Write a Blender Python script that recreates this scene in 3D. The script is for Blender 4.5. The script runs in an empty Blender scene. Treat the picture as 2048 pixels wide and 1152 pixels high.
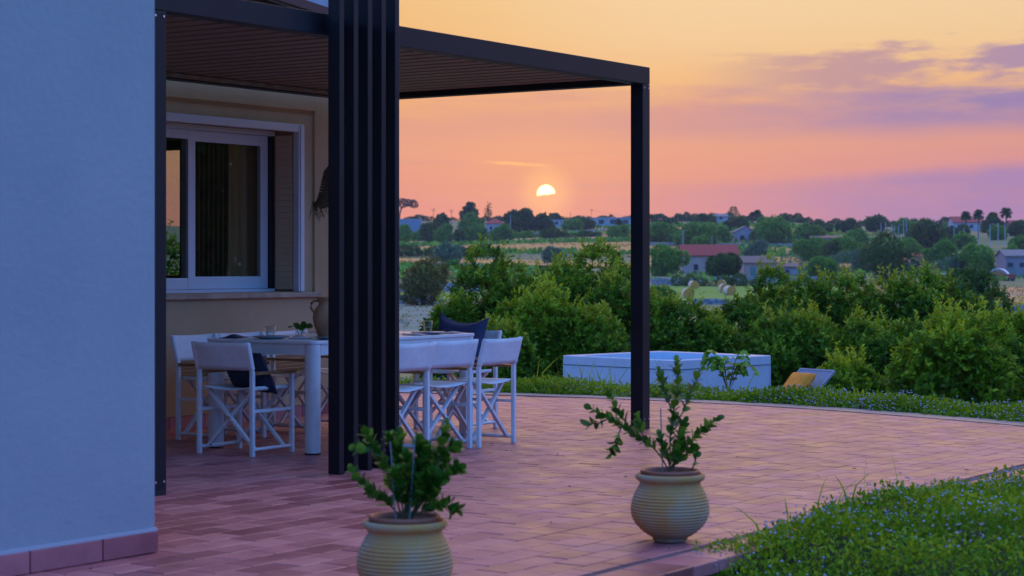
import bpy, bmesh, math, random
import numpy as np
from mathutils import Vector, Matrix

# ------------------------------------------------------------------ camera, sky, sun, exposure
S = bpy.context.scene
C = S.collection
F_PX, CX, HY = 3900.0, 1024.0, 530.0          # focal length and eye level measured on the photograph (2048 px wide)
EYE = 1.25
cam_d = bpy.data.cameras.new('camera'); cam = bpy.data.objects.new('camera', cam_d); C.objects.link(cam)
cam.location = (0, 0, EYE); cam.rotation_euler = (math.radians(90), 0, 0)
cam_d.sensor_width = 36.0; cam_d.lens = F_PX / 2048 * 36.0
cam_d.shift_y = -(576 - HY) / 2048
cam_d.clip_start = 0.1; cam_d.clip_end = 6000
cam_d.dof.use_dof = True; cam_d.dof.focus_distance = 17.0; cam_d.dof.aperture_fstop = 5.0
S.camera = cam
SUN_AZ, SUN_EL = 1.0, 2.09                     # degrees right of straight ahead, degrees above eye level

S.view_settings.view_transform = 'Standard'; S.view_settings.look = 'None'
S.view_settings.exposure = 0.62; S.view_settings.gamma = 1.0; S.view_settings.use_curve_mapping = False
S.cycles.use_denoising = True
S.cycles.max_bounces = 7; S.cycles.diffuse_bounces = 2; S.cycles.glossy_bounces = 4
S.cycles.transparent_max_bounces = 12; S.cycles.transmission_bounces = 8; S.cycles.volume_bounces = 0
S.cycles.sample_clamp_indirect = 4.0
S.cycles.caustics_reflective = False; S.cycles.caustics_refractive = False

W = bpy.data.worlds.new('World'); S.world = W; W.use_nodes = True
def build_world():
    nt = W.node_tree; nt.nodes.clear(); L = nt.links
    def nd(t, **k):
        n = nt.nodes.new(t)
        for a, b in k.items(): setattr(n, a, b)
        return n
    def put(sock, v):
        if hasattr(v, 'links') or isinstance(v, bpy.types.NodeSocket): L.new(v, sock)
        else: sock.default_value = v
    def M(op, a, b=0.0, c=0.0):
        n = nd('ShaderNodeMath', operation=op)
        put(n.inputs[0], a); put(n.inputs[1], b); put(n.inputs[2], c)
        return n.outputs[0]
    def SM(x, lo, hi, a=0.0, b=1.0):
        n = nd('ShaderNodeMapRange', interpolation_type='SMOOTHSTEP')
        put(n.inputs[0], x); n.inputs[1].default_value = lo; n.inputs[2].default_value = hi
        n.inputs[3].default_value = a; n.inputs[4].default_value = b
        return n.outputs[0]
    def MIX(f, a, b):
        n = nd('ShaderNodeMix', data_type='RGBA')
        put(n.inputs[0], f)
        for s, v in ((n.inputs[6], a), (n.inputs[7], b)):
            put(s, v if isinstance(v, bpy.types.NodeSocket) else (*v, 1))
        return n.outputs[2]
    def RAMP(f, stops):
        n = nd('ShaderNodeValToRGB'); put(n.inputs[0], f)
        e = n.color_ramp.elements
        while len(e) < len(stops): e.new(0.5)
        for q, (p, c) in zip(e, stops): q.position = p; q.color = (*c, 1)
        return n.outputs[0]
    tc = nd('ShaderNodeTexCoord'); sp = nd('ShaderNodeSeparateXYZ'); L.new(tc.outputs['Generated'], sp.inputs[0])
    x, y, z = sp.outputs
    el = M('MULTIPLY', M('ARCSINE', z), 57.29578)
    az = M('MULTIPLY', M('ARCTAN2', x, y), 57.29578)
    f = M('POWER', M('MAXIMUM', M('DIVIDE', el, 90.0), 0.0), 0.5)
    g = lambda e: (e / 90.0) ** 0.5
    front = RAMP(f, [(0, (.62, .23, .22)), (g(1.3), (.76, .26, .20)), (g(2.4), (.74, .295, .195)), (g(4.0), (.775, .355, .205)),
                     (g(5.6), (.85, .42, .14)), (g(7.6), (.84, .50, .185)), (g(11), (.84, .53, .38)), (g(17), (.78, .49, .58)), (g(25), (.66, .47, .74)),
                     (g(42), (.48, .49, .86)), (1, (.26, .45, 1.0))])
    back = RAMP(f, [(0, (.09, .20, .62)), (g(4), (.10, .29, .92)), (g(15), (.10, .36, 1.14)), (g(40), (.13, .41, 1.14)), (1, (.26, .45, 1.0))])
    ca = M('COSINE', M('MULTIPLY', M('SUBTRACT', az, SUN_AZ), 0.0174533))
    col = MIX(SM(ca, -0.15, 0.95), back, front)
    # paler towards the upper right, pinker towards the lower right, as the eye travels away from the sun
    col = MIX(M('MULTIPLY', M('MULTIPLY', SM(az, -6, 6), SM(az, 35, 70, 1, 0)), SM(el, 3.8, 7.5, 0, .85)), col, (.88, .625, .355))
    col = MIX(M('MULTIPLY', M('MULTIPLY', SM(az, 1, 17, 0, .8), SM(az, 35, 80, 1, 0)), SM(el, 5.2, 2.2)), col, (.62, .25, .31))
    # cloud layers, noise in azimuth / elevation
    def noise(sx, sy, off, scale=1.0, det=5.0, rough=.55):
        cv = nd('ShaderNodeCombineXYZ'); put(cv.inputs[0], M('MULTIPLY', az, sx)); put(cv.inputs[1], M('MULTIPLY', el, sy)); cv.inputs[2].default_value = off
        n = nd('ShaderNodeTexNoise'); L.new(cv.outputs[0], n.inputs['Vector'])
        n.inputs['Scale'].default_value = scale; n.inputs['Detail'].default_value = det; n.inputs['Roughness'].default_value = rough
        return n.outputs['Fac']
    far_fade = SM(az, 60, 130, 1, 0)
    nA = noise(.16, 1.1, 3.1, 1.0, 6, .6); nB = noise(.42, 1.9, 7.7, 1.0, 7, .62); nC = noise(.10, .55, 1.3, 1.0, 4, .5)
    cloud_far = MIX(SM(az, 4, 14), (.56, .27, .29), (.24, .19, .45))
    cloud_far = MIX(SM(az, -8, 7), (.70, .29, .22), cloud_far)
    # middle bank, 3.7 to 5.4 degrees
    top = M('ADD', 4.55, M('MULTIPLY', SM(az, -12, 14), .75))
    hA = M('ADD', el, M('MULTIPLY', M('SUBTRACT', nA, .5), 2.4))
    bank = M('MULTIPLY', SM(M('SUBTRACT', hA, top), -.55, .30, 1, 0), SM(M('ADD', el, M('MULTIPLY', M('SUBTRACT', nC, .5), 1.1)), 3.3, 4.3))
    bank = M('MULTIPLY', M('MULTIPLY', bank, SM(nB, .25, .62, .62, 1.0)), M('MULTIPLY', SM(az, -14, 13, .34, .92), far_fade))
    col = MIX(bank, col, cloud_far)
    # broken upper cloud, 5.2 to 6.6 degrees, right
    tri = M('SUBTRACT', 1.0, M('ABSOLUTE', M('DIVIDE', M('SUBTRACT', el, M('ADD', 5.15, M('MULTIPLY', az, .052))), 1.0)))
    up = SM(M('ADD', M('MULTIPLY', nB, .9), M('MULTIPLY', tri, .34)), .55, .76)
    up = M('MULTIPLY', M('MULTIPLY', up, SM(tri, 0, .3)), M('MULTIPLY', SM(az, 4.5, 9.5, 0, .85), far_fade))
    col = MIX(up, col, MIX(SM(az, 9, 16), (.47, .27, .32), (.31, .21, .42)))
    # thin streaks all over the low sky
    st = SM(noise(.09, 3.2, 11.0, 1.0, 3, .5), .52, .72)
    st = M('MULTIPLY', M('MULTIPLY', st, SM(el, 7, 3.5)), .36)
    col = MIX(st, col, (.58, .26, .28))
    # low bank that cuts the sun
    edge = M('ADD', 2.05, M('ADD', M('MULTIPLY', M('SUBTRACT', az, 1.0), .062), M('MULTIPLY', M('SUBTRACT', noise(.9, .1, 5.0, 1.0, 5, .6), .5), .16)))
    low = M('MULTIPLY', SM(M('SUBTRACT', el, edge), -.30, .22, 1, 0), SM(nB, .25, .6, .7, 1.0))
    lowf = M('MULTIPLY', low, M('MULTIPLY', M('MULTIPLY', SM(az, -3, 13, .10, .80), SM(az, -40, -3)), far_fade))
    col = MIX(lowf, col, MIX(SM(az, 2, 13), (.58, .24, .27), (.29, .20, .46)))
    # small bright streak above the sun
    dx = M('DIVIDE', M('SUBTRACT', az, .12), 1.35)
    dy = M('DIVIDE', M('ADD', M('SUBTRACT', el, 2.98), M('MULTIPLY', az, .065)), .075)
    r2 = M('ADD', M('MULTIPLY', dx, dx), M('ADD', M('MULTIPLY', dy, dy), M('MULTIPLY', M('SUBTRACT', nB, .5), 3.0)))
    col = MIX(SM(r2, 1.0, .1, 0, .75), col, (1.0, .56, .17))
    # glow round the sun and its disc
    sd = (math.sin(math.radians(SUN_AZ)) * math.cos(math.radians(SUN_EL)), math.cos(math.radians(SUN_AZ)) * math.cos(math.radians(SUN_EL)), math.sin(math.radians(SUN_EL)))
    vd = nd('ShaderNodeVectorMath', operation='DISTANCE'); L.new(tc.outputs['Generated'], vd.inputs[0]); vd.inputs[1].default_value = sd
    ang = M('MULTIPLY', vd.outputs['Value'], 57.29578)
    col = MIX(SM(ang, 4.2, 0.2, 0, .22), col, (1.0, .45, .16))
    col = MIX(SM(ang, 1.1, 0.2, 0, .42), col, (1.25, .66, .20))
    cut = SM(M('SUBTRACT', el, M('ADD', 2.075, M('ADD', M('MULTIPLY', M('SUBTRACT', az, 1.0), .12), M('MULTIPLY', M('SUBTRACT', noise(6, .1, 9.0, 1.0, 2, .5), .5), .10)))), -.03, .03)
    disc = M('MULTIPLY', SM(ang, .285, .245), cut)
    col = MIX(disc, col, (3.2, 2.5, 1.05))
    dim = M('SUBTRACT', 1.0, M('MULTIPLY', M('MULTIPLY', SM(el, 14, 7), SM(ca, .3, .9)), .355))
    vm = nd('ShaderNodeVectorMath', operation='SCALE'); L.new(col, vm.inputs[0]); L.new(dim, vm.inputs['Scale']); col = vm.outputs[0]
    sky = nd('ShaderNodeTexSky', sky_type='NISHITA'); sky.sun_disc = False
    sky.sun_elevation = math.radians(SUN_EL); sky.sun_rotation = math.radians(SUN_AZ)
    add = nd('ShaderNodeMix', data_type='RGBA', blend_type='ADD'); add.inputs[0].default_value = 0.003
    L.new(col, add.inputs[6]); L.new(sky.outputs[0], add.inputs[7])
    bg = nd('ShaderNodeBackground'); L.new(add.outputs[2], bg.inputs[0]); bg.inputs[1].default_value = 1.0
    out = nd('ShaderNodeOutputWorld'); L.new(bg.outputs[0], out.inputs[0])
build_world()

sun_d = bpy.data.lights.new('sun', 'SUN'); sun = bpy.data.objects.new('sun', sun_d); C.objects.link(sun)
sun_d.energy = 0.3; sun_d.angle = math.radians(0.53); sun_d.color = (1.0, .56, .26)
sun.rotation_euler = (math.radians(90 - SUN_EL), 0, math.radians(180 - SUN_AZ))

# ------------------------------------------------------------------ frame of the house: A along the pergola front, B into the house
TH = math.radians(34.2); SA, CA = math.sin(TH), math.cos(TH)
OX, OY = -1.92, 10.64
ROT = math.radians(90) - TH
def P(a, b, z=0.0): return Vector((OX + SA * a - CA * b, OY + CA * a + SA * b, z))
def toAB(x, y):
    dx, dy = x - OX, y - OY
    return SA * dx + CA * dy, -CA * dx + SA * dy
def sstep(x, lo, hi):
    t = np.clip((np.asarray(x, float) - lo) / (hi - lo), 0, 1); return t * t * (3 - 2 * t)

# ------------------------------------------------------------------ materials
MATS = {}
def mat(name, c1, c2=None, rough=.6, scale=6.0, bump=0.0, bscale=60.0, metal=0.0, spec=.5, detail=5.0, stretch=None, space='Object', coat=0.0, lo=.35, hi=.65):
    if name in MATS: return MATS[name]
    m = bpy.data.materials.new(name); m.use_nodes = True; nt = m.node_tree; L = nt.links
    p = nt.nodes['Principled BSDF']
    p.inputs['Roughness'].default_value = rough; p.inputs['Metallic'].default_value = metal
    p.inputs['Specular IOR Level'].default_value = spec; p.inputs['Base Color'].default_value = (*c1, 1)
    p.inputs['Coat Weight'].default_value = coat
    tc = nt.nodes.new('ShaderNodeTexCoord'); vec = tc.outputs[space]
    if space == 'Position':
        pass
    if stretch:
        mp = nt.nodes.new('ShaderNodeMapping'); mp.inputs['Scale'].default_value = stretch; L.new(vec, mp.inputs[0]); vec = mp.outputs[0]
    if c2 is not None:
        n = nt.nodes.new('ShaderNodeTexNoise'); L.new(vec, n.inputs['Vector']); n.inputs['Scale'].default_value = scale; n.inputs['Detail'].default_value = detail
        r = nt.nodes.new('ShaderNodeValToRGB'); L.new(n.outputs['Fac'], r.inputs[0])
        r.color_ramp.elements[0].position = lo; r.color_ramp.elements[1].position = hi
        r.color_ramp.elements[0].color = (*c1, 1); r.color_ramp.elements[1].color = (*c2, 1)
        L.new(r.outputs[0], p.inputs['Base Color'])
    if bump:
        b = nt.nodes.new('ShaderNodeTexNoise'); L.new(vec, b.inputs['Vector']); b.inputs['Scale'].default_value = bscale; b.inputs['Detail'].default_value = 6
        bp = nt.nodes.new('ShaderNodeBump'); bp.inputs['Strength'].default_value = bump; bp.inputs['Distance'].default_value = .01
        L.new(b.outputs['Fac'], bp.inputs['Height']); L.new(bp.outputs[0], p.inputs['Normal'])
    MATS[name] = m
    return m

def leaf_mat(name, stops, trans=.28, rough=.5, spec=.35):
    if name in MATS: return MATS[name]
    m = bpy.data.materials.new(name); m.use_nodes = True; nt = m.node_tree; L = nt.links
    p = nt.nodes['Principled BSDF']; p.inputs['Roughness'].default_value = rough; p.inputs['Specular IOR Level'].default_value = spec
    a = nt.nodes.new('ShaderNodeAttribute'); a.attribute_name = 'rnd'
    oi = nt.nodes.new('ShaderNodeObjectInfo')
    ad = nt.nodes.new('ShaderNodeMath'); ad.operation = 'MULTIPLY_ADD'; L.new(oi.outputs['Random'], ad.inputs[0]); ad.inputs[1].default_value = .12; L.new(a.outputs['Fac'], ad.inputs[2])
    r = nt.nodes.new('ShaderNodeValToRGB'); L.new(ad.outputs[0], r.inputs[0])
    e = r.color_ramp.elements
    while len(e) < len(stops): e.new(.5)
    for q, (pos, c) in zip(e, stops): q.position = pos; q.color = (*c, 1)
    L.new(r.outputs[0], p.inputs['Base Color'])
    t = nt.nodes.new('ShaderNodeBsdfTranslucent'); L.new(r.outputs[0], t.inputs[0])
    mx = nt.nodes.new('ShaderNodeMixShader'); mx.inputs[0].default_value = trans
    L.new(p.outputs[0], mx.inputs[1]); L.new(t.outputs[0], mx.inputs[2])
    L.new(mx.outputs[0], nt.nodes['Material Output'].inputs[0])
    MATS[name] = m
    return m

def glass_mat(name, tint=(1, 1, 1), rough=0.0):
    if name in MATS: return MATS[name]
    m = bpy.data.materials.new(name); m.use_nodes = True; nt = m.node_tree; L = nt.links
    nt.nodes.remove(nt.nodes['Principled BSDF'])
    t = nt.nodes.new('ShaderNodeBsdfTransparent'); t.inputs[0].default_value = (*tint, 1)
    g = nt.nodes.new('ShaderNodeBsdfGlossy'); g.inputs['Roughness'].default_value = rough
    f = nt.nodes.new('ShaderNodeFresnel'); geo = nt.nodes.new('ShaderNodeNewGeometry')
    io = nt.nodes.new('ShaderNodeMapRange'); L.new(geo.outputs['Backfacing'], io.inputs[0]); io.inputs[3].default_value = 1.5; io.inputs[4].default_value = 1 / 1.5; L.new(io.outputs[0], f.inputs[0])   # same reflectance on both sides of the thin pane
    mx = nt.nodes.new('ShaderNodeMixShader'); L.new(f.outputs[0], mx.inputs[0]); L.new(t.outputs[0], mx.inputs[1]); L.new(g.outputs[0], mx.inputs[2])
    L.new(mx.outputs[0], nt.nodes['Material Output'].inputs[0])
    MATS[name] = m
    return m

def tile_mat(name, stops, rough=.34):
    m = bpy.data.materials.new(name); m.use_nodes = True; nt = m.node_tree; L = nt.links
    p = nt.nodes['Principled BSDF']; p.inputs['Specular IOR Level'].default_value = .9
    oi = nt.nodes.new('ShaderNodeObjectInfo'); a = nt.nodes.new('ShaderNodeAttribute'); a.attribute_name = 'rnd'
    s = nt.nodes.new('ShaderNodeMath'); s.operation = 'ADD'; L.new(oi.outputs['Random'], s.inputs[0]); L.new(a.outputs['Fac'], s.inputs[1])
    fr = nt.nodes.new('ShaderNodeMath'); fr.operation = 'FRACT'; L.new(s.outputs[0], fr.inputs[0])
    geo = nt.nodes.new('ShaderNodeNewGeometry')
    n = nt.nodes.new('ShaderNodeTexNoise'); L.new(geo.outputs['Position'], n.inputs['Vector']); n.inputs['Scale'].default_value = 4.2; n.inputs['Detail'].default_value = 8; n.inputs['Roughness'].default_value = .62
    mm = nt.nodes.new('ShaderNodeMath'); mm.operation = 'MULTIPLY_ADD'; L.new(n.outputs['Fac'], mm.inputs[0]); mm.inputs[1].default_value = .7
    sc = nt.nodes.new('ShaderNodeMath'); sc.operation = 'MULTIPLY_ADD'; L.new(fr.outputs[0], sc.inputs[0]); sc.inputs[1].default_value = .36; sc.inputs[2].default_value = -.03
    L.new(sc.outputs[0], mm.inputs[2])
    r = nt.nodes.new('ShaderNodeValToRGB'); L.new(mm.outputs[0], r.inputs[0]); e = r.color_ramp.elements
    while len(e) < len(stops): e.new(.5)
    for q, (pos, c) in zip(e, stops): q.position = pos; q.color = (*c, 1)
    L.new(r.outputs[0], p.inputs['Base Color'])
    n2 = nt.nodes.new('ShaderNodeTexNoise'); L.new(geo.outputs['Position'], n2.inputs['Vector']); n2.inputs['Scale'].default_value = 3.5; n2.inputs['Detail'].default_value = 5
    rr = nt.nodes.new('ShaderNodeMapRange'); L.new(n2.outputs['Fac'], rr.inputs[0]); rr.inputs[1].default_value = .3; rr.inputs[2].default_value = .7; rr.inputs[3].default_value = rough - .08; rr.inputs[4].default_value = rough + .16
    ra = nt.nodes.new('ShaderNodeMath'); ra.operation = 'MULTIPLY_ADD'; L.new(fr.outputs[0], ra.inputs[0]); ra.inputs[1].default_value = .14; L.new(rr.outputs[0], ra.inputs[2])
    L.new(ra.outputs[0], p.inputs['Roughness'])
    n3 = nt.nodes.new('ShaderNodeTexNoise'); L.new(geo.outputs['Position'], n3.inputs['Vector']); n3.inputs['Scale'].default_value = 22.0; n3.inputs['Detail'].default_value = 6
    bp = nt.nodes.new('ShaderNodeBump'); bp.inputs['Strength'].default_value = .22; bp.inputs['Distance'].default_value = .006
    L.new(n3.outputs['Fac'], bp.inputs['Height']); L.new(bp.outputs[0], p.inputs['Normal'])
    MATS[name] = m
    return m

white_frame = mat('white_frame', (.78, .78, .77), (.72, .72, .71), rough=.38, scale=14)
white_cloth = mat('white_cloth', (.80, .80, .79), (.74, .74, .73), rough=.85, scale=30, bump=.15, bscale=420)
teak = mat('teak', (.36, .17, .06), (.23, .10, .035), rough=.5, scale=9, stretch=(1, 12, 12))
navy_cloth = mat('navy_cloth', (.012, .017, .04), (.018, .024, .055), rough=.9, scale=18, bump=.2, bscale=300)
black_metal = mat('black_metal', (.006, .0065, .010), (.009, .0095, .014), rough=.48, spec=.35, scale=3.0)
black_rubber = mat('black_rubber', (.012, .012, .013), rough=.6)
steel = mat('steel', (.7, .7, .72), rough=.25, metal=1.0)
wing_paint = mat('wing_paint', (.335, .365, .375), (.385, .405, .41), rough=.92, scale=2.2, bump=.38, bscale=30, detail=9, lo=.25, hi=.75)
house_paint_bounce = mat('house_paint_bounce', (.60, .40, .21), (.53, .35, .18), rough=.9, scale=2.2, bump=.35, bscale=50)  # same house paint, warmed in colour for shade and floor bounce
room_paint = mat('room_paint', (.42, .36, .28), rough=.9)
sill_stone = mat('sill_stone', (.52, .40, .28), (.36, .24, .16), rough=.5, scale=7)
alu_white = mat('alu_white', (.74, .75, .77), rough=.32)
shutter_beige = mat('shutter_beige', (.80, .56, .34), rough=.6)
curtain_cloth = mat('curtain_cloth', (.26, .13, .05), (.17, .08, .035), rough=.95, scale=10)
window_glass = glass_mat('window_glass', (.80, .84, .82))
table_glass = glass_mat('table_glass', (.93, .95, .95))
terracotta = mat('terracotta', (.40, .17, .075), (.50, .25, .12), rough=.75, scale=9, bump=.25, bscale=60)
plastic_terracotta = mat('plastic_terracotta', (.36, .10, .05), (.28, .08, .04), rough=.5, scale=12)
pot_clay = mat('pot_clay', (.54, .255, .075), (.46, .32, .20), rough=.85, scale=6, bump=.4, bscale=70, lo=.42, hi=.66)
soil = mat('soil', (.045, .028, .018), (.09, .06, .035), rough=1, scale=30, bump=.8, bscale=50)
bark = mat('bark', (.10, .065, .045), (.16, .11, .075), rough=.95, scale=12, bump=.5, bscale=25)
green_stem = mat('green_stem', (.10, .13, .04), (.12, .08, .05), rough=.7, scale=20)
grout = mat('grout', (.11, .075, .080), (.15, .105, .105), rough=.9, scale=20)
tile_terracotta = tile_mat('tile_terracotta', rough=.35, stops=[(.14, (.20, .040, .044)), (.36, (.34, .085, .090)), (.60, (.50, .150, .150)), (.88, (.66, .26, .23))])
border_stone = mat('border_stone', (.20, .165, .175), (.27, .22, .23), rough=.45, scale=5, bump=.2, bscale=40)
wicker = mat('wicker', (.20, .14, .07), (.11, .075, .035), rough=.9, scale=60)
tub_white = mat('tub_white', (.55, .55, .64), (.50, .50, .59), rough=.35, scale=3)
tub_blue = mat('tub_blue', (.52, .64, .74), rough=.25)
sling_grey = mat('sling_grey', (.20, .22, .28), (.17, .19, .25), rough=.8, scale=60)
orange_cloth = mat('orange_cloth', (.86, .27, .02), (.78, .22, .015), rough=.9, scale=12, bump=.2, bscale=250)
grey_plate = mat('grey_plate', (.22, .27, .32), rough=.35)
pink_cloth = mat('pink_cloth', (.62, .48, .46), (.55, .42, .41), rough=.9, scale=20)

LG_bush = leaf_mat('bush_leaf', [(0, (.012, .040, .002)), (.3, (.045, .12, .004)), (.6, (.125, .255, .007)), (.88, (.36, .45, .02)), (1, (.46, .32, .03))], trans=.38, rough=.5, spec=.25)
LG_light = leaf_mat('light_bush_leaf', [(0, (.03, .075, .003)), (.3, (.10, .20, .006)), (.6, (.24, .38, .01)), (.88, (.48, .54, .025)), (1, (.52, .34, .03))], trans=.42, rough=.5, spec=.25)
LG_dark = leaf_mat('dark_leaf', [(0, (.022, .065, .010)), (.5, (.052, .135, .016)), (1, (.11, .21, .025))], spec=.2)
LG_green = leaf_mat('green_leaf', [(0, (.05, .16, .014)), (.5, (.11, .30, .022)), (1, (.22, .42, .04))], spec=.2)
LG_olive = leaf_mat('olive_leaf', [(0, (.07, .065, .012)), (.5, (.16, .14, .02)), (1, (.27, .24, .04))], spec=.2)
LG_silver = leaf_mat('silver_leaf', [(0, (.06, .15, .07)), (.5, (.11, .24, .12)), (1, (.18, .33, .18))], spec=.2)
LG_pine = leaf_mat('pine_leaf', [(0, (.014, .026, .012)), (1, (.045, .07, .025))], trans=.1)
LG_cover = leaf_mat('cover_leaf', [(0, (.032, .10, .004)), (.5, (.14, .30, .008)), (1, (.42, .52, .025))], trans=.42, spec=.2)
LG_pot = leaf_mat('pot_leaf', [(0, (.028, .105, .009)), (.06, (.065, .19, .014)), (.12, (.22, .36, .035))], rough=.42, spec=.35, trans=.32)
LG_straw = leaf_mat('straw_leaf', [(0, (.22, .17, .05)), (.5, (.38, .25, .06)), (1, (.46, .34, .10))], spec=.1)
petal = leaf_mat('petal', [(0, (.40, .36, .52)), (1, (.66, .62, .68))], trans=.3, rough=.8)

# ------------------------------------------------------------------ mesh helpers
class MB:
    def __init__(self): self.v = []; self.f = []; self.s = []
    def add(self, vs, fs, smooth=False):
        o = len(self.v); self.v += [tuple(q) for q in vs]
        self.f += [tuple(i + o for i in q) for q in fs]; self.s += [smooth] * len(fs)
        return self
    def box(self, x0, x1, y0, y1, z0, z1):
        vs = [(x0, y0, z0), (x1, y0, z0), (x1, y1, z0), (x0, y1, z0), (x0, y0, z1), (x1, y0, z1), (x1, y1, z1), (x0, y1, z1)]
        return self.add(vs, [(0, 3, 2, 1), (4, 5, 6, 7), (0, 1, 5, 4), (1, 2, 6, 5), (2, 3, 7, 6), (3, 0, 4, 7)])
    def tube(self, pts, r, n=8, cap=True, smooth=True, r2=None):
        pts = [Vector(p) for p in pts]; k = len(pts)
        rs = r if isinstance(r, (list, tuple)) else [r + ((r2 if r2 is not None else r) - r) * i / max(1, k - 1) for i in range(k)]
        rings = []; ref = None
        for i, p in enumerate(pts):
            d = (pts[min(i + 1, k - 1)] - pts[max(i - 1, 0)]).normalized()
            if ref is None:
                ref = Vector((0, 0, 1)) if abs(d.z) < .9 else Vector((1, 0, 0))
            u = d.cross(ref); u = u.normalized() if u.length > 1e-6 else d.orthogonal().normalized()
            w = d.cross(u); ref = w.cross(d) if False else ref
            rings.append([p + (u * math.cos(2 * math.pi * j / n) + w * math.sin(2 * math.pi * j / n)) * rs[i] for j in range(n)])
        vs = [q for g in rings for q in g]; fs = []
        for i in range(k - 1):
            for j in range(n):
                a, b = i * n + j, i * n + (j + 1) % n
                fs.append((a, b, b + n, a + n))
        self.add(vs, fs, smooth)
        if cap:
            self.add(rings[0], [tuple(range(n))]); self.add(rings[-1], [tuple(range(n))[::-1]])
        return self
    def lathe(self, prof, n=32, cx=0, cy=0, smooth=True, closed=False):
        k = len(prof); vs = []
        for r, z in prof:
            for j in range(n):
                a = 2 * math.pi * j / n; vs.append((cx + r * math.cos(a), cy + r * math.sin(a), z))
        fs = []
        for i in range(k - 1 + (1 if closed else 0)):
            for j in range(n):
                a = i * n + j; b = i * n + (j + 1) % n; i2 = (i + 1) % k
                fs.append((a, b, i2 * n + (j + 1) % n, i2 * n + j))
        return self.add(vs, fs, smooth)
    def prism(self, poly, z0, z1):
        n = len(poly); vs = [(x, y, z0) for x, y in poly] + [(x, y, z1) for x, y in poly]
        fs = [tuple(range(n))[::-1], tuple(range(n, 2 * n))] + [(i, (i + 1) % n, n + (i + 1) % n, n + i) for i in range(n)]
        return self.add(vs, fs)
    def beam(self, p, q, w, h=None, up=(0, 0, 1)):
        h = h or w; p, q = Vector(p), Vector(q); d = (q - p).normalized(); up = Vector(up)
        u = d.cross(up); u = u.normalized() if u.length > 1e-5 else d.orthogonal().normalized(); t = u.cross(d).normalized()
        vs = [c + u * a * w / 2 + t * b * h / 2 for c in (p, q) for a, b in ((-1, -1), (1, -1), (1, 1), (-1, 1))]
        return self.add(vs, [(0, 1, 2, 3), (7, 6, 5, 4), (0, 4, 5, 1), (1, 5, 6, 2), (2, 6, 7, 3), (3, 7, 4, 0)])
    def grid(self, fn, nu, nv, smooth=True):
        vs = [fn(i / nu, j / nv) for j in range(nv + 1) for i in range(nu + 1)]
        fs = [(j * (nu + 1) + i, j * (nu + 1) + i + 1, (j + 1) * (nu + 1) + i + 1, (j + 1) * (nu + 1) + i) for j in range(nv) for i in range(nu)]
        return self.add(vs, fs, smooth)
    def mesh(self, name, m):
        me = bpy.data.meshes.new(name); me.from_pydata(self.v, [], self.f)
        if any(self.s): me.polygons.foreach_set('use_smooth', self.s)
        if m: me.materials.append(m)
        me.update(); return me
    def build(self, name, m, parent=None, bevel=0.0, fix=False):
        me = self.mesh(name, m)
        if fix:
            b = bmesh.new(); b.from_mesh(me); bmesh.ops.recalc_face_normals(b, faces=b.faces); b.to_mesh(me); b.free()
        o = link(name, me, parent)
        if bevel:
            md = o.modifiers.new('bevel', 'BEVEL'); md.width = bevel; md.segments = 2; md.limit_method = 'ANGLE'
        return o
def link(name, me, parent=None, loc=None, rot=None):
    o = bpy.data.objects.new(name, me); C.objects.link(o)
    if parent is not None: o.parent = parent
    if loc is not None: o.location = loc
    if rot is not None: o.rotation_euler = rot
    return o
def tag(o, label=None, cat=None, group=None, kind=None):
    for k, v in (('label', label), ('category', cat), ('group', group), ('kind', kind)):
        if v: o[k] = v
    return o
def thing(name, label, cat, loc=(0, 0, 0), rz=0.0, group=None):
    o = link(name, None, None, loc, (0, 0, rz)); o.empty_display_size = .1
    return tag(o, label, cat, group)
def at_house(name, label, cat, a=0, b=0, z=0, rz=0.0, group=None): return thing(name, label, cat, P(a, b, z), ROT + rz, group)
def copy_tree(o, parent=None):
    c = o.copy(); C.objects.link(c); c.parent = parent
    for ch in list(o.children): copy_tree(ch, c)
    return c

def leaf_mesh(name, m, Pp, D, Nn, Ln, Wd, rnd, fold=.15):
    """many leaves as pointed quads, one mesh"""
    n = len(Pp); D = D / np.linalg.norm(D, axis=1, keepdims=True)
    s = np.cross(D, Nn); s /= np.linalg.norm(s, axis=1, keepdims=True) + 1e-9
    up = np.cross(s, D)
    Ln = np.broadcast_to(np.asarray(Ln, float), (n,))[:, None]; Wd = np.broadcast_to(np.asarray(Wd, float), (n,))[:, None]
    mid = Pp + D * Ln * .5
    V = np.empty((n, 4, 3))
    V[:, 0] = Pp; V[:, 1] = mid + s * Wd * .5 + up * Wd * fold; V[:, 2] = Pp + D * Ln; V[:, 3] = mid - s * Wd * .5 + up * Wd * fold
    me = bpy.data.meshes.new(name)
    me.vertices.add(4 * n); me.vertices.foreach_set('co', V.reshape(-1))
    me.loops.add(4 * n); me.loops.foreach_set('vertex_index', np.arange(4 * n, dtype=np.int32))
    me.polygons.add(n); me.polygons.foreach_set('loop_start', np.arange(0, 4 * n, 4, dtype=np.int32))
    me.update(calc_edges=True)
    at = me.attributes.new('rnd', 'FLOAT', 'FACE'); at.data.foreach_set('value', np.asarray(rnd, np.float32))
    me.materials.append(m)
    return me
def unit(r, n):
    v = r.normal(size=(n, 3)); return v / np.linalg.norm(v, axis=1, keepdims=True)

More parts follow.
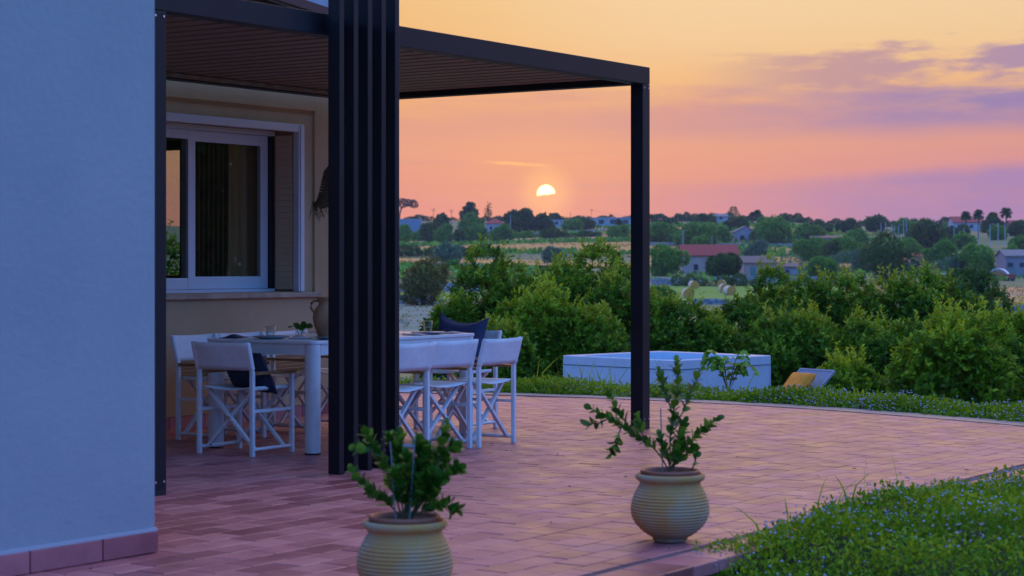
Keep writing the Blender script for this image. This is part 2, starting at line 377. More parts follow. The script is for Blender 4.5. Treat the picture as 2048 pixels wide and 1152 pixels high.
def crown_points(r, blobs, n, up=.35, thick=.25, low_cut=None):
    """points on the skin of a union of balls -> position, outward normal"""
    bl = np.array(blobs); w = bl[:, 3] ** 2; w /= w.sum()
    k = r.choice(len(bl), size=int(n * 1.9), p=w); d = unit(r, len(k))
    rad = bl[k, 3] * (1 - thick * r.random(len(k)) ** 2)
    p = bl[k, :3] + d * rad[:, None]
    keep = np.ones(len(k), bool)
    for i in range(len(bl)):
        keep &= ~((np.linalg.norm(p - bl[i, :3], axis=1) < bl[i, 3] * .72) & (k != i))
    if low_cut is not None: keep &= p[:, 2] > low_cut
    p, d = p[keep][:n], d[keep][:n]
    return p, d
def twig_leaves(r, p, d, per, L, Wd, twig, up=.45, rbase=None, spread=.9):
    n = len(p); ax = d * .8 + unit(r, n) * .5 + np.array([0, 0, up]); ax /= np.linalg.norm(ax, axis=1, keepdims=True)
    tl = twig * (.6 + .8 * r.random(n))
    P_, D_, N_, R_, S_ = [], [], [], [], []
    rb = r.random(n) if rbase is None else rbase
    for j in range(per):
        t = (j + .5) / per
        rad = unit(r, n); rad -= ax * (rad * ax).sum(1, keepdims=True); rad /= np.linalg.norm(rad, axis=1, keepdims=True) + 1e-9
        P_.append(p + ax * (tl * t)[:, None]); D_.append(ax * (.45 + .5 * t) + rad * spread); N_.append(ax + unit(r, n) * .35)
        R_.append(np.clip(rb * .75 + .18 * r.random(n) + .10 * t, 0, .97)); S_.append(.7 + .6 * r.random(n))
    P_, D_, N_, R_, S_ = map(np.concatenate, (P_, D_, N_, R_, S_))
    return P_, D_, N_, L * S_, Wd * S_, R_

def blobs_for(r, rx, ry, rz, cz, k, fr=(.30, .46), qr=(.35, .62)):
    out = [(0, 0, cz, min(rx, ry, rz) * .62)]
    for i in range(k):
        d = unit(r, 1)[0]; q = r.uniform(*qr)
        s = r.uniform(*fr) * (rx * ry * rz) ** (1 / 3)
        out.append((d[0] * rx * q, d[1] * ry * q, cz + d[2] * rz * q, s))
    return out

def make_tree(name, label, cat, loc, h, rx, rz_, m, seed, leaf, n, k=12, trunk_h=None, group=None, cz=None, per=5, trunk_r=None, low=None, ry=None, up=.3):
    r = np.random.default_rng(seed); t = thing(name, label, cat, loc, 0, group)
    cz = cz if cz is not None else h - rz_
    bl = blobs_for(r, rx, ry or rx, rz_, cz, k, (.26, .48), (.40, .74))
    p, d = crown_points(r, bl, n, low_cut=low if low is not None else .02 * h)
    A = twig_leaves(r, p, d, per, leaf, leaf * .55, leaf * 1.2, up=up)
    q, e = crown_points(r, [(b[0], b[1], b[2], b[3] * .72) for b in bl], n // 5, low_cut=low if low is not None else .02 * h)   # large filler leaves inside, darkened as shade between the clumps
    B = twig_leaves(r, q, e, 3, leaf * 2.4, leaf * 1.7, leaf, up=up, rbase=np.full(len(q), .1))
    Pp, D, N, Ln, Wd, R = (np.concatenate(z) for z in zip(A, B))
    tag(link('crown', leaf_mesh('crown', m, Pp, D, N, Ln, Wd, R), t), kind='stuff')
    tr = trunk_r or max(.05, h * .028); mb = MB(); top = cz + rz_ * .2
    mb.tube([(0, 0, -.3), (tr * .3, 0, top * .35), (-tr * .4, tr * .3, top * .7), (0, 0, top)], [tr * 1.3, tr, tr * .8, tr * .4], 8)
    for i in range(5):
        b = bl[1 + i % (len(bl) - 1)]; z0 = top * (.45 + .08 * i)
        mb.tube([(0, 0, z0), (b[0] * .5, b[1] * .5, (z0 + b[2]) / 2 + .05 * h), (b[0] * .9, b[1] * .9, b[2])], [tr * .5, tr * .35, tr * .15], 6)
    mb.build('trunk', bark, t)
    return t

# ------------------------------------------------------------------ terrain
_TY = [-400, 30, 60, 100, 150, 220, 260, 300, 350, 420, 480, 560, 650, 750, 850, 950, 1050, 1400]
_TZ = [-.9, -.95, -1.6, -2.2, -2.6, -2.8, -2.6, -2.2, -1.5, .3, 1.8, 5.0, 9.0, 13.5, 18.0, 21.5, 22.5, 14.0]
def terrain_z(x, y):
    x = np.asarray(x, float); y = np.asarray(y, float)
    a, b = toAB(x, y)
    z = np.interp(y, _TY, _TZ)
    far = sstep(y, 120, 500)
    z = z + far * (1.2 * np.sin(x / 61 + y / 130) + .8 * np.sin(x / 27 - y / 90 + 1.3)) * np.clip((y - 120) / 600, 0, 1)
    near = 1 - np.maximum(sstep(a, 8.9, 12.0), 0)            # the terrace stands on a raised platform
    near = near * (1 - sstep(y, 40, 70)) * (1 - sstep(np.abs(x), 60, 120))
    return z * (1 - near) + (-.16) * near
def tz(x, y): return float(terrain_z(x, y))
def Yof(v, lo=60, hi=1040):
    """distance at which the ground straight ahead is seen at picture row v"""
    ys = np.linspace(lo, hi, 4000); vs = HY - (np.interp(ys, _TY, _TZ) - EYE) * F_PX / ys
    i = np.argmin(np.abs(vs - v)); return float(ys[i])
def ground(u, Y): x = (u - CX) / F_PX * Y; return Vector((x, Y, tz(x, Y)))

def sheet(name, x0, x1, y0, y1, m, dz=.0, nx=40, ny=40, warp=0.0, seed=0, xs=None, ys=None):
    xs = np.linspace(x0, x1, nx) if xs is None else xs; ys = np.linspace(y0, y1, ny) if ys is None else ys
    X, Y = np.meshgrid(xs, ys); X2 = X.copy(); Y2 = Y.copy()
    if warp:
        X2 = X + warp * np.sin(Y / 23 + seed); Y2 = Y + warp * .6 * np.sin(X / 17 + seed * 2)
    Z = terrain_z(X2, Y2) + dz
    V = np.stack([X2, Y2, Z], -1).reshape(-1, 3); ny_, nx_ = X.shape
    fs = [(j * nx_ + i, j * nx_ + i + 1, (j + 1) * nx_ + i + 1, (j + 1) * nx_ + i) for j in range(ny_ - 1) for i in range(nx_ - 1)]
    mb = MB(); mb.v = [tuple(v) for v in V]; mb.f = fs; mb.s = [True] * len(fs)
    o = mb.build(name, m); o['kind'] = 'structure'; return o
earth = mat('earth', (.11, .17, .05), (.26, .20, .08), rough=1, scale=.035, bump=.6, bscale=1.5, detail=9)
gs = np.sinh(np.linspace(-4.2, 4.2, 150)); gs = gs / gs.max() * 950
gy = np.concatenate([np.linspace(-300, -20, 8), np.linspace(-15, 60, 70), np.linspace(64, 300, 50), np.linspace(310, 1400, 90)])
sheet('terrain', 0, 0, 0, 0, earth, xs=gs, ys=gy)
meadow = mat('meadow', (.11, .25, .012), (.19, .31, .025), rough=1, scale=.09, stretch=(.4, 1, 1), bump=.4, bscale=1.2, detail=8)
dry = mat('dry_grass', (.72, .29, .05), (.46, .28, .06), rough=1, scale=.05, stretch=(.25, 1, 1), bump=.5, bscale=1.0, detail=9)
dry2 = mat('dry_grass_grey', (.40, .23, .12), (.66, .30, .07), rough=1, scale=.07, stretch=(.2, 1, 1), bump=.5, bscale=1.0, detail=9)
scrub = mat('scrub', (.13, .18, .12), (.21, .25, .18), rough=1, scale=.22, stretch=(.4, 1, 1), bump=.5, bscale=2.0, detail=9)
stone = mat('dry_stone', (.20, .20, .23), (.36, .35, .37), rough=.95, scale=2.6, bump=1.0, bscale=3.0, lo=.42, hi=.58)
sheet('meadow', 8, 52, 214, 306, meadow, .12, warp=1.5)
sheet('meadow', -32, 3, 352, 418, meadow, .25, warp=1.5, seed=2)
sheet('meadow', -30, -2, 222, 262, meadow, .05, warp=1.5, seed=5)
sheet('dry_field', -70, 60, 444, 492, dry, .40, warp=2)
sheet('dry_field', -85, 95, 560, 640, dry, .40, warp=3, seed=1)
sheet('dry_field', -90, 120, 648, 706, dry2, .40, warp=3, seed=3)
sheet('dry_field', 30, 130, 452, 545, dry, .40, warp=3, seed=4)
sheet('dry_field', 50, 110, 190, 300, dry2, .06, warp=2, seed=6)
sheet('dry_field', -10, 130, 715, 790, dry, .40, warp=3, seed=8)
sheet('scrub_field', -30, 4, 96, 200, scrub, .05, warp=1.5, seed=7)
sheet('scrub_field', 20, 70, 90, 180, scrub, .05, warp=1.5, seed=9)

# ------------------------------------------------------------------ patio
ARC = [(6.55, -3.62), (6.85, -3.2), (7.12, -2.75), (7.38, -2.2), (7.70, -1.3), (7.95, -.5), (8.10, .3), (8.17, 1.1), (8.16, 2.0), (8.06, 2.8), (7.90, 3.5), (7.62, 4.6), (7.35, 5.6), (7.15, 6.5)]
OUT = [(-7.0, -3.62)] + ARC + [(-7.0, 6.5)]
def inset(poly, d):
    res = []; n = len(poly)
    for i in range(n):
        p0, p1, p2 = (Vector(poly[(i + k) % n]) for k in (-1, 0, 1))
        a = (p1 - p0).normalized(); b = (p2 - p1).normalized()
        na, nb = Vector((-a.y, a.x)), Vector((-b.y, b.x)); m = (na + nb).normalized()
        res.append(tuple(p1 + m * d / max(.3, m.dot(na))))
    return res
INN = inset(OUT, .30)
patio = link('patio', None, None, P(0, 0, 0), (0, 0, ROT)); patio['kind'] = 'structure'
MB().prism(OUT, -.34, -.0075).build('slab', grout, patio)
def clip(poly, cl):
    out = list(poly); n = len(cl)
    for i in range(n):
        (x0, y0), (x1, y1) = cl[i], cl[(i + 1) % n]; src = out; out = []
        ins = lambda q: (x1 - x0) * (q[1] - y0) - (y1 - y0) * (q[0] - x0) >= 0
        for j in range(len(src)):
            p, q = src[j - 1], src[j]; ip, iq = ins(p), ins(q)
            if ip != iq:
                dx, dy = q[0] - p[0], q[1] - p[1]; den = (x1 - x0) * dy - (y1 - y0) * dx
                t = ((y1 - y0) * (p[0] - x0) - (x1 - x0) * (p[1] - y0)) / den
                out.append((p[0] + dx * t, p[1] + dy * t))
            if iq: out.append(q)
        if len(out) < 3: return []
    return out
TL, TW, GAP = .228, .162, .007
rt = random.Random(4)
def tile_geo(mb, poly, z):
    n = len(poly); cx = sum(p[0] for p in poly) / n; cy = sum(p[1] for p in poly) / n
    ins = [(p[0] + (cx - p[0]) * .025, p[1] + (cy - p[1]) * .05) for p in poly]
    vs = [(x, y, -.012) for x, y in poly] + [(x, y, z - .003) for x, y in poly] + [(x, y, z) for x, y in ins]
    fs = [tuple(range(2 * n, 3 * n))]
    for k in range(2):
        fs += [(k * n + i, k * n + (i + 1) % n, (k + 1) * n + (i + 1) % n, (k + 1) * n + i) for i in range(n)]
    mb.add(vs, fs); return len(fs)
std = MB(); hl, hw = (TL - GAP) / 2, (TW - GAP) / 2
tile_geo(std, [(-hl, -hw), (hl, -hw), (hl, hw), (-hl, hw)], 0.0)
tile_me = std.mesh('tile', tile_terracotta)
clipper = [(-7.0, -3.43)] + [p for p in INN[1:-1]] + [(-7.0, 6.4)]
full, rest = [], []
row = 0; b = -3.43 + TW / 2
while b < 6.4:
    a = -7.0 + (row % 2) * TL / 2 + rt.uniform(-.01, .01)
    while a < 8.4:
        rect = [(a - hl, b - hw), (a + hl, b - hw), (a + hl, b + hw), (a - hl, b + hw)]
        a += TL
        if b > 3.0 and a < 5.3: continue
        if b > -1.45 and a < -1.8: continue
        c = clip(rect, clipper)
        if not c: continue
        ca, cb = a - TL, b; w = P(ca, cb); u = CX + w.x / w.y * F_PX if w.y > 1 else -1; v = HY + EYE * F_PX / w.y if w.y > 1 else 0
        seen = 300 < u < 2060 and 700 < v < 1165 and not (u > 1480 and v > 1010 + (1800 - u) * .1)
        if len(c) == 4 and seen and abs(sum(p[0] for p in c) / 4 - ca) < 1e-4 and abs(sum(p[1] for p in c) / 4 - cb) < 1e-4: full.append((w.y, ca, cb))
        else: rest.append(c)
    row += 1; b += TW
full.sort()
for i, (yy, ca, cb) in enumerate(full):
    if i < 300:
        o = link('tile', tile_me, patio, (ca, cb, rt.uniform(-.0012, .0012)), (rt.gauss(0, .0016), rt.gauss(0, .0016), rt.gauss(0, .0012)))
    else: rest.append([(ca - hl, cb - hw), (ca + hl, cb - hw), (ca + hl, cb + hw), (ca - hl, cb + hw)])
mb = MB(); rv = []
for c in rest:
    k0 = len(mb.v); z = rt.uniform(-.0012, .0012); k = tile_geo(mb, c, z); rv += [rt.random()] * k
    tx, ty = rt.gauss(0, .0016), rt.gauss(0, .0016); cx, cy = c[0]
    for i in range(k0, len(mb.v)): x, y, zz = mb.v[i]; mb.v[i] = (x, y, zz + (x - cx) * tx + (y - cy) * ty)
o = mb.build('farther_tiles', tile_terracotta, patio); o['kind'] = 'stuff'
o.data.attributes.new('rnd', 'FLOAT', 'FACE').data.foreach_set('value', np.array(rv, np.float32))
for k in range(62):                                             # nosing tiles along the near edge
    a0 = -7.0 + k * TL; z = rt.uniform(.001, .003)
    if a0 < 6.5: MB().box(a0 + .003, a0 + TL - .003, -3.65, -3.436, -.055, z).build('nosing_tile', tile_terracotta, patio, bevel=.006)
o_ = [p for p in OUT[2:-1]]; i_ = [p for p in INN[2:-1]]          # stone border along the curved edge
for k in range(len(o_) - 1):
    for q in range(2):
        L2 = lambda s, e, t: (s[0] + (e[0] - s[0]) * t, s[1] + (e[1] - s[1]) * t)
        t0, t1 = q / 2 + .004, (q + 1) / 2 - .004
        MB().prism([L2(o_[k], o_[k + 1], t0), L2(o_[k], o_[k + 1], t1), L2(i_[k], i_[k + 1], t1), L2(i_[k], i_[k + 1], t0)], -.03, .006).build('border_stone', border_stone, patio)

# ------------------------------------------------------------------ house
house = at_house('house', 'pale rendered single storey house with sliding window behind the pergola', 'house')
WB = 2.95; EA = 5.05
def wall_boxes(mb, ax, lo, hi, z0, z1, t0, t1, holes):
    """a wall along axis ax ('a' or 'b') from lo to hi, thickness t0..t1, with rectangular openings (lo, hi, z0, z1)"""
    def bx(l, h, zl, zh):
        if h - l < 1e-4 or zh - zl < 1e-4: return
        mb.box(l, h, t0, t1, zl, zh) if ax == 'a' else mb.box(t0, t1, l, h, zl, zh)
    cur = lo
    for (l, h, zl, zh) in holes:
        bx(cur, l, z0, z1); bx(l, h, z0, zl); bx(l, h, zh, z1); cur = h
    bx(cur, hi, z0, z1)
WIN = (1.75, 4.62, 1.03, 2.38)
mb = MB(); wall_boxes(mb, 'a', -1.58, EA, -.3, 3.60, WB, WB + .30, [WIN]); front_wall = mb.build('front_wall', house_paint_bounce, house)
mb = MB(); wall_boxes(mb, 'b', WB + .302, 7.5, -.3, 3.3, EA - .30, EA, [(4.36, 5.95, 1.10, 2.34)]); mb.build('end_wall', house_paint_bounce, house)
mb = MB(); mb.box(-1.58, EA - .302, 7.2, 7.5, -.3, 3.3).build('back_wall', room_paint, house)
mb = MB(); mb.box(-1.58, -1.3, WB + .302, 7.198, -.3, 3.3).build('partition_wall', room_paint, house)
MB().box(-1.298, EA - .302, WB + .302, 7.198, -.2, -.005).build('room_floor', teak, house)
MB().box(-1.298, EA - .302, WB + .302, 7.198, 2.75, 2.95).build('room_ceiling', room_paint, house)
# raised plaster band round the window
mb = MB(); sx0, sx1, sz1 = 1.50, 4.80, 2.53
mb.box(-1.58, sx0, WB - .022, WB - .001, .09, 2.80); mb.box(sx1, EA, WB - .022, WB - .001, .09, 2.80); mb.box(sx0, sx1, WB - .022, WB - .001, sz1, 2.80); mb.box(sx0, sx1, WB - .022, WB - .001, .09, .985)
mb.build('plaster_face', house_paint_bounce, front_wall, bevel=.004)
MB().box(1.45, 4.83, WB - .075, WB + .12, .985, 1.024).build('window_sill', sill_stone, house, bevel=.005)
for k in range(17):
    MB().box(-1.55 + k * .386, -1.55 + k * .386 + .38, WB - .034, WB - .0225, .0, .088).build('skirting_tile', tile_terracotta, front_wall)
# window
win = link('window', None, house)
mb = MB(); w0, w1, wz0, wz1 = WIN
mb.box(w1 - .038, w1 + .036, WB - .034, WB + .03, 1.03, 2.41); mb.box(w0 - .036, w0 + .038, WB - .034, WB + .03, 1.03, 2.41); mb.box(w0 + .039, w1 - .039, WB - .034, WB + .03, 2.345, 2.41)
mb.build('outer_frame', alu_white, win, bevel=.006)
mb = MB(); mb.box(w1 - .022, w1 + .002, WB - .044, WB - .035, 1.035, 2.40); mb.build('frame_bead', alu_white, win)
for k in range(26): MB().box(4.575, 4.589, WB + .04, WB + .218, 1.05 + k * .049, 1.05 + k * .049 + .046).build('shutter_slat', shutter_beige, win)
mb = MB(); RB = WB + .25
for z0_, z1_ in ((1.03, 1.055), (2.32, 2.36)): MB().box(w0 + .05, 4.575, RB - .03, RB + .04, z0_, z1_).build('track_frame', alu_white, win)
def sash(s0, s1, y, gl):
    mb = MB(); z0, z1 = 1.057, 2.318
    mb.box(s0, s0 + gl, y - .02, y + .02, z0, z1); mb.box(s1 - gl, s1, y - .02, y + .02, z0, z1)
    mb.box(s0 + gl, s1 - gl, y - .02, y + .02, z0, z0 + gl + .005); mb.box(s0 + gl, s1 - gl, y - .02, y + .02, z1 - gl + .01, z1)
    mb.build('sash', alu_white, win, bevel=.004)
    MB().box(s0 + gl, s1 - gl, y - .003, y + .003, z0 + gl + .005, z1 - gl + .01).build('pane', window_glass, win)
    mb = MB(); g = .006
    for q in ((s0 + gl, s0 + gl + g), (s1 - gl - g, s1 - gl)): mb.box(q[0], q[1], y - .0215, y - .0205, z0 + gl, z1 - gl)
    mb.build('gasket', black_rubber, win)
sash(2.20, 3.625, RB - .012, .085); sash(3.55, 4.535, RB + .032, .095)
MB().box(4.538, 4.572, RB - .015, RB + .03, 1.057, 2.318).build('dark_track_gap', black_rubber, win)  # solid black strip stands in for the shade in the gap
def pleat(u, v): return (3.80 + u * .40, RB + .16 + .035 * math.sin(u * 44) * (.6 + .4 * v), .15 + v * 2.35)
MB().grid(pleat, 60, 6).build('curtain', curtain_cloth, win)
def pleat2(u, v): return (4.22 + u * .50, RB + .17 + .02 * math.sin(u * 26), .15 + v * 2.35)
MB().grid(pleat2, 30, 6).build('curtain', mat('curtain_light', (.75, .40, .16), rough=.95), win)
ew = link('window', None, house)
mb = MB()
for (l, h, zl, zh) in ((4.361, 4.43, 1.101, 2.339), (5.87, 5.949, 1.101, 2.339), (4.431, 5.869, 1.101, 1.16), (4.431, 5.869, 2.26, 2.339)): mb.box(EA - .29, EA - .21, l, h, zl, zh)
mb.build('frame', teak, ew); MB().box(EA - .255, EA - .245, 4.43, 5.87, 1.16, 2.26).build('pane', window_glass, ew)
# roof with low pitch, verge board towards the terrace
zr = lambda a: 3.336 - .10 * (a - 4.338)
roof_clay = mat('roof_clay', (.34, .13, .07), (.26, .10, .06), rough=.85, scale=5)
verge = mat('verge_board', (.42, .46, .52), (.34, .37, .43), rough=.7, scale=8)
dark_brown = mat('dark_brown', (.10, .035, .03), rough=.6)
def slope_box(mb, a0, a1, b0, b1, d0, d1):
    vs = [(a, b, zr(a) + d) for d in (d0, d1) for a, b in ((a0, b0), (a1, b0), (a1, b1), (a0, b1))]
    mb.add(vs, [(0, 3, 2, 1), (4, 5, 6, 7), (0, 1, 5, 4), (1, 2, 6, 5), (2, 3, 7, 6), (3, 0, 4, 7)]); return mb
roof = slope_box(MB(), -1.9, 5.35, 2.80, 7.75, .02, .16).build('roof', roof_clay, house)
slope_box(MB(), -1.9, 5.35, 2.70, 2.798, 0, .20).build('verge_board', verge, roof)
slope_box(MB(), -1.9, 5.37, 2.64, 2.698, -.02, .05).build('gutter', dark_brown, roof)
slope_box(MB(), -1.9, 5.35, 2.80, 2.93, -.03, .018).build('soffit_board', dark_brown, roof)
# wing on the left, projecting towards the viewer
WX = -1.58; WF = -1.516
wing = MB().box(-9.0, WX, WF, 2.9, .105, 4.2).build('wing_wall', wing_paint, house)
# uneven hand-finished face: real relief on the visible side
MB().box(-9.0, WX - .02, WF + .03, 2.9, -.3, .104).build('wing_footing', grout, wing)
MB().box(-9.0, WX + .008, WF - .008, WF + .03, .094, .108).build('grout_line', mat('grout_light', (.5, .5, .52), rough=.9), wing)
k = 0; a1 = WX + .012
while a1 > -6.2:
    a0 = a1 - (.40 if k else .33)
    MB().box(a0 + .004, a1 - .004, WF - .014, WF + .028, .004, .093).build('skirting_tile', tile_terracotta, wing, bevel=.002)
    a1 = a0; k += 1

# ------------------------------------------------------------------ pergola
perg = at_house('pergola', 'dark metal louvred pergola standing against the house over the dining table', 'pergola')
PW = .108; ZB, ZT = 2.63, 2.762; PL = 5.16
A0 = -.06
for (a, b) in ((A0, 0), (PL, 0), (A0, 2.70), (PL, 2.70)):
    po = MB().box(a - PW / 2, a + PW / 2, b - PW / 2, b + PW / 2, 0, ZB - .002).build('post', black_metal, perg, bevel=.004)
    MB().box(a - PW / 2 - .012, a + PW / 2 - .012, b - PW / 2 - .004, b + PW / 2 + .004, .0, .03).build('foot_plate', black_rubber, po)
    if b == 0:
        for z in (.075, ZB - .03):
            for q in (-.032, .032):
                MB().tube([(a + q, b - PW / 2 - .004, z), (a + q, b - PW / 2 + .002, z)], .007, 8).build('bolt', steel, po)
for (a0, a1, b0, b1) in ((A0 - PW / 2, PL + PW / 2, -PW / 2, PW / 2), (A0 - PW / 2, PL + PW / 2, 2.70 - PW / 2, 2.70 + PW / 2), (A0 - PW / 2, A0 + PW / 2, PW / 2 + .001, 2.70 - PW / 2 - .001), (PL - PW / 2, PL + PW / 2, PW / 2 + .001, 2.70 - PW / 2 - .001)):
    MB().box(a0, a1, b0, b1, ZB, ZT).build('beam', black_metal, perg, bevel=.004)
louver_paint = mat('louver_paint', (.27, .19, .13), (.23, .16, .11), rough=.55, scale=4)
mb = MB(); lp = .186
mb.box(-.5 * lp + .026, .5 * lp - .020, PW / 2 + .004, 2.70 - PW / 2 - .004, 0, .012)
mb.box(-.5 * lp + .002, -.5 * lp + .0255, PW / 2 + .004, 2.70 - PW / 2 - .004, .030, .040)
mb.box(.5 * lp - .026, .5 * lp - .0205, PW / 2 + .004, 2.70 - PW / 2 - .004, .0125, .050)
mb.box(.5 * lp - .0195, .5 * lp + .0015, PW / 2 + .004, 2.70 - PW / 2 - .004, .030, .042)
lou_me = mb.mesh('louver', louver_paint)
nl = int((PL - PW) / lp); 
for k in range(nl): link('louver', lou_me, perg, (PW / 2 + .02 + lp * (k + .5), 0, ZB + .046), (0, 0, 0))
for b0 in (PW / 2 + .0005, 2.70 - PW / 2 - .0395): MB().box(PW / 2 + .002, PL - PW / 2 - .002, b0, b0 + .038, ZB + .012, ZB + .04).build('louver_rail', louver_paint, perg)

screen = at_house('slat_screen', 'row of five tall black upright metal slats at the pergola edge', 'screen')
fa0 = P(0, 0); fin_d, fin_t, fin_p = .088, .044, .1355
fx, fy = -.0938 * 11.66, 11.66
fa, fb = toAB((679 - CX) / F_PX * 11.62, 11.62)
for k in range(5):
    MB().box(fa + k * fin_p, fa + k * fin_p + fin_t, fb, fb + fin_d, .0, 3.3).build('slat', black_metal, screen, bevel=.003)
MB().box(fa - .01, fa + 4 * fin_p + fin_t + .01, fb + fin_d - .001, fb + fin_d + .012, 2.66, 2.73).build('rail', black_metal, screen)

# pendant lamp
lamp = at_house('pendant_lamp', 'woven bell shaped lampshade with ragged fringe hanging above the table', 'lamp', 3.0, 1.2, 0)
def shade_prof(): return [(.03, 1.955), (.07, 1.945), (.10, 1.91), (.118, 1.84), (.135, 1.76), (.155, 1.70), (.185, 1.655)]
sh = MB()
pr = shade_prof()
for i in range(len(pr) - 1):
    for j in range(4):
        t = j / 4; r = pr[i][0] + (pr[i + 1][0] - pr[i][0]) * t; z = pr[i][1] + (pr[i + 1][1] - pr[i][1]) * t
        sh.tube([(r * math.cos(2 * math.pi * q / 28), r * math.sin(2 * math.pi * q / 28), z + .003 * math.sin(q * 3.1 + i)) for q in range(29)], .0075, 5, cap=False)
sh.build('shade', wicker, lamp)
rl = random.Random(8); fr = MB()
for q in range(80):
    a = rl.uniform(0, 2 * math.pi); r0 = rl.uniform(.15, .19); z0 = 1.66 + rl.uniform(0, .05); r1 = r0 + rl.uniform(-.03, .035); dz = rl.uniform(.04, .13)
    fr.tube([(r0 * math.cos(a), r0 * math.sin(a), z0), ((r0 + r1) / 2 * math.cos(a + .1), (r0 + r1) / 2 * math.sin(a + .1), z0 - dz * .5), (r1 * math.cos(a + rl.uniform(-.3, .3)), r1 * math.sin(a + .1), z0 - dz)], .0022, 3, cap=False)
o = fr.build('fringe', wicker, lamp); o['kind'] = 'stuff'
MB().tube([(0, 0, 1.95), (0, 0, 2.70)], .004, 6).build('cord', black_rubber, lamp)

# ------------------------------------------------------------------ table and chairs
TA0, TA1, TB0, TB1, TZ = 2.12, 3.97, .69, 1.66, .75
table = at_house('dining_table', 'long white outdoor dining table with stout legs under the pergola', 'table')
def rounded(x0, x1, y0, y1, r, n=5):
    pts = []
    for cx, cy, s in ((x1 - r, y0 + r, -90), (x1 - r, y1 - r, 0), (x0 + r, y1 - r, 90), (x0 + r, y0 + r, 180)):
        for i in range(n + 1):
            a = math.radians(s + 90 * i / n); pts.append((cx + r * math.cos(a), cy + r * math.sin(a)))
    return pts
MB().prism(rounded(TA0, TA1, TB0, TB1, .045), TZ - .022, TZ).build('tabletop', white_frame, table, bevel=.004)
mb = MB(); ai = .012
for q in ((TA0 + .09, TA1 - .09, TB0 + ai, TB0 + ai + .03), (TA0 + .09, TA1 - .09, TB1 - ai - .03, TB1 - ai), (TA0 + ai, TA0 + ai + .03, TB0 + .09, TB1 - .09), (TA1 - ai - .03, TA1 - ai, TB0 + .09, TB1 - .09)):
    MB().box(*q, TZ - .095, TZ - .0225).build('apron', white_frame, table)
for a in (TA0 + .055, TA1 - .055):
    for b in (TB0 + .055, TB1 - .055):
        lg = MB().prism(rounded(a - .049, a + .049, b - .049, b + .049, .042, 6), .012, TZ - .0225).build('leg', white_frame, table)
        MB().prism(rounded(a - .049, a + .049, b - .049, b + .049, .042, 6), 0, .0118).build('foot', black_rubber, lg)

def make_chair(name):
    t = link(name, None); t.empty_display_size = .1
    w, d = .23, .40
    for s in (-1, 1):
        mb = MB(); mb.box(s * w - .014, s * w + .014, -.014, .014, 0, .552)
        mb.beam((s * w, 0, .542), (s * w, -.055, .742), .026, .026, (0, 1, 0)); mb.build('rear_post', white_frame, t, bevel=.003)
        MB().box(s * w - .014, s * w + .014, d - .014, d + .014, 0, .530).build('front_post', white_frame, t, bevel=.003)
        MB().box(s * w - .024, s * w + .024, .016, d + .03, .531, .551).build('armrest', teak, t, bevel=.004)
        MB().tube([(s * w, .014, .045), (s * w, d - .014, .045)], .012, 8).build('foot_rail', white_frame, t)
        MB().box(s * w - .009, s * w + .009, .014, d - .014, .285, .305).build('side_rail', white_frame, t)
        MB().tube([(s * (w - .035), .02, .437), (s * (w - .035), d - .01, .437)], .013, 8).build('seat_rail', white_frame, t)
        for y in (.045, d - .06):
            yy = y + (.0 if s > 0 else .021)
            cb = MB().beam((s * (w - .018), yy, .045), (-s * (w - .035), yy, .437), .018, .026, (0, 1, 0)).build('cross_bar', white_frame, t)
            if s > 0: MB().tube([(0, y - .014, .245), (0, y + .034, .245)], .007, 6).build('pivot_bolt', steel, cb)
    def seat(u, v):
        x = -w + .03 + u * (2 * w - .06); return (x, .0 + v * (d + .01), .452 - .020 * (1 - (2 * u - 1) ** 2))
    o = MB().grid(seat, 12, 3).build('seat', white_cloth, t); md = o.modifiers.new('thick', 'SOLIDIFY'); md.thickness = .006
    def back(u, v):
        x = -w - .012 + u * (2 * w + .024); z = .562 + v * .184
        return (x, -.0165 - (z - .552) * .262 - .012 * (1 - (2 * u - 1) ** 2) + .004 * math.sin(u * 9 + v * 3) * v, z - .006 * (1 - (2 * u - 1) ** 2) * v)
    o = MB().grid(back, 18, 6).build('backrest', white_cloth, t); md = o.modifiers.new('thick', 'SOLIDIFY'); md.thickness = .005
    for s in (-1, 1):
        MB().beam((s * w, -.004, .56), (s * w, -.054, .746), .040, .034, (0, 1, 0)).build('sleeve', white_cloth, o, bevel=.012)
    return t
proto = make_chair('director_chair')
def slats(t):
    for k in range(5): MB().box(-.215, .215, -.012 , .002, .440 + k * .025, .440 + k * .025 + .020).build('back_slat', teak, t)
GRP = 'white folding chairs round the dining table'
chairs = [  # a, b of rear posts centre, facing (0 = +B, -90deg = +A), label
    (3.40, .12, 0.0, "white folding chair nearest the far pergola post, back turned, right of its two neighbours"),
    (2.885, .16, 0.0, "white folding chair with its back turned, between two others beside the black slats"),
    (2.37, .11, 0.0, "white folding chair mostly hidden behind the black slats, back turned"),
    (1.83, 1.20, -90.0, "white folding chair at the table's near end with a navy cushion on its seat"),
    (4.60, 1.18, 90.0, "white folding chair at the table's far end facing us, navy cushion against its back"),
    (2.70, 2.25, 180.0, "white folding chair on the wall side, leftmost under the window"),
    (3.21, 2.26, 180.0, "white folding chair on the wall side, middle of three under the window"),
    (3.72, 2.25, 180.0, "white folding chair on the wall side beside the clay jug, partly behind the slats"),
]
for i, (a, b, r, lab) in enumerate(chairs):
    o = proto if i == 0 else copy_tree(proto)
    o.location = P(a, b); o.rotation_euler = (0, 0, ROT + math.radians(r + [3, -4, 3, 1, -3, 2, -2, 3][i])); tag(o, lab, 'chair', GRP)
for o in [c for c in C.objects if c.get('group') == GRP and 'wall side' in c['label']]: slats(o)

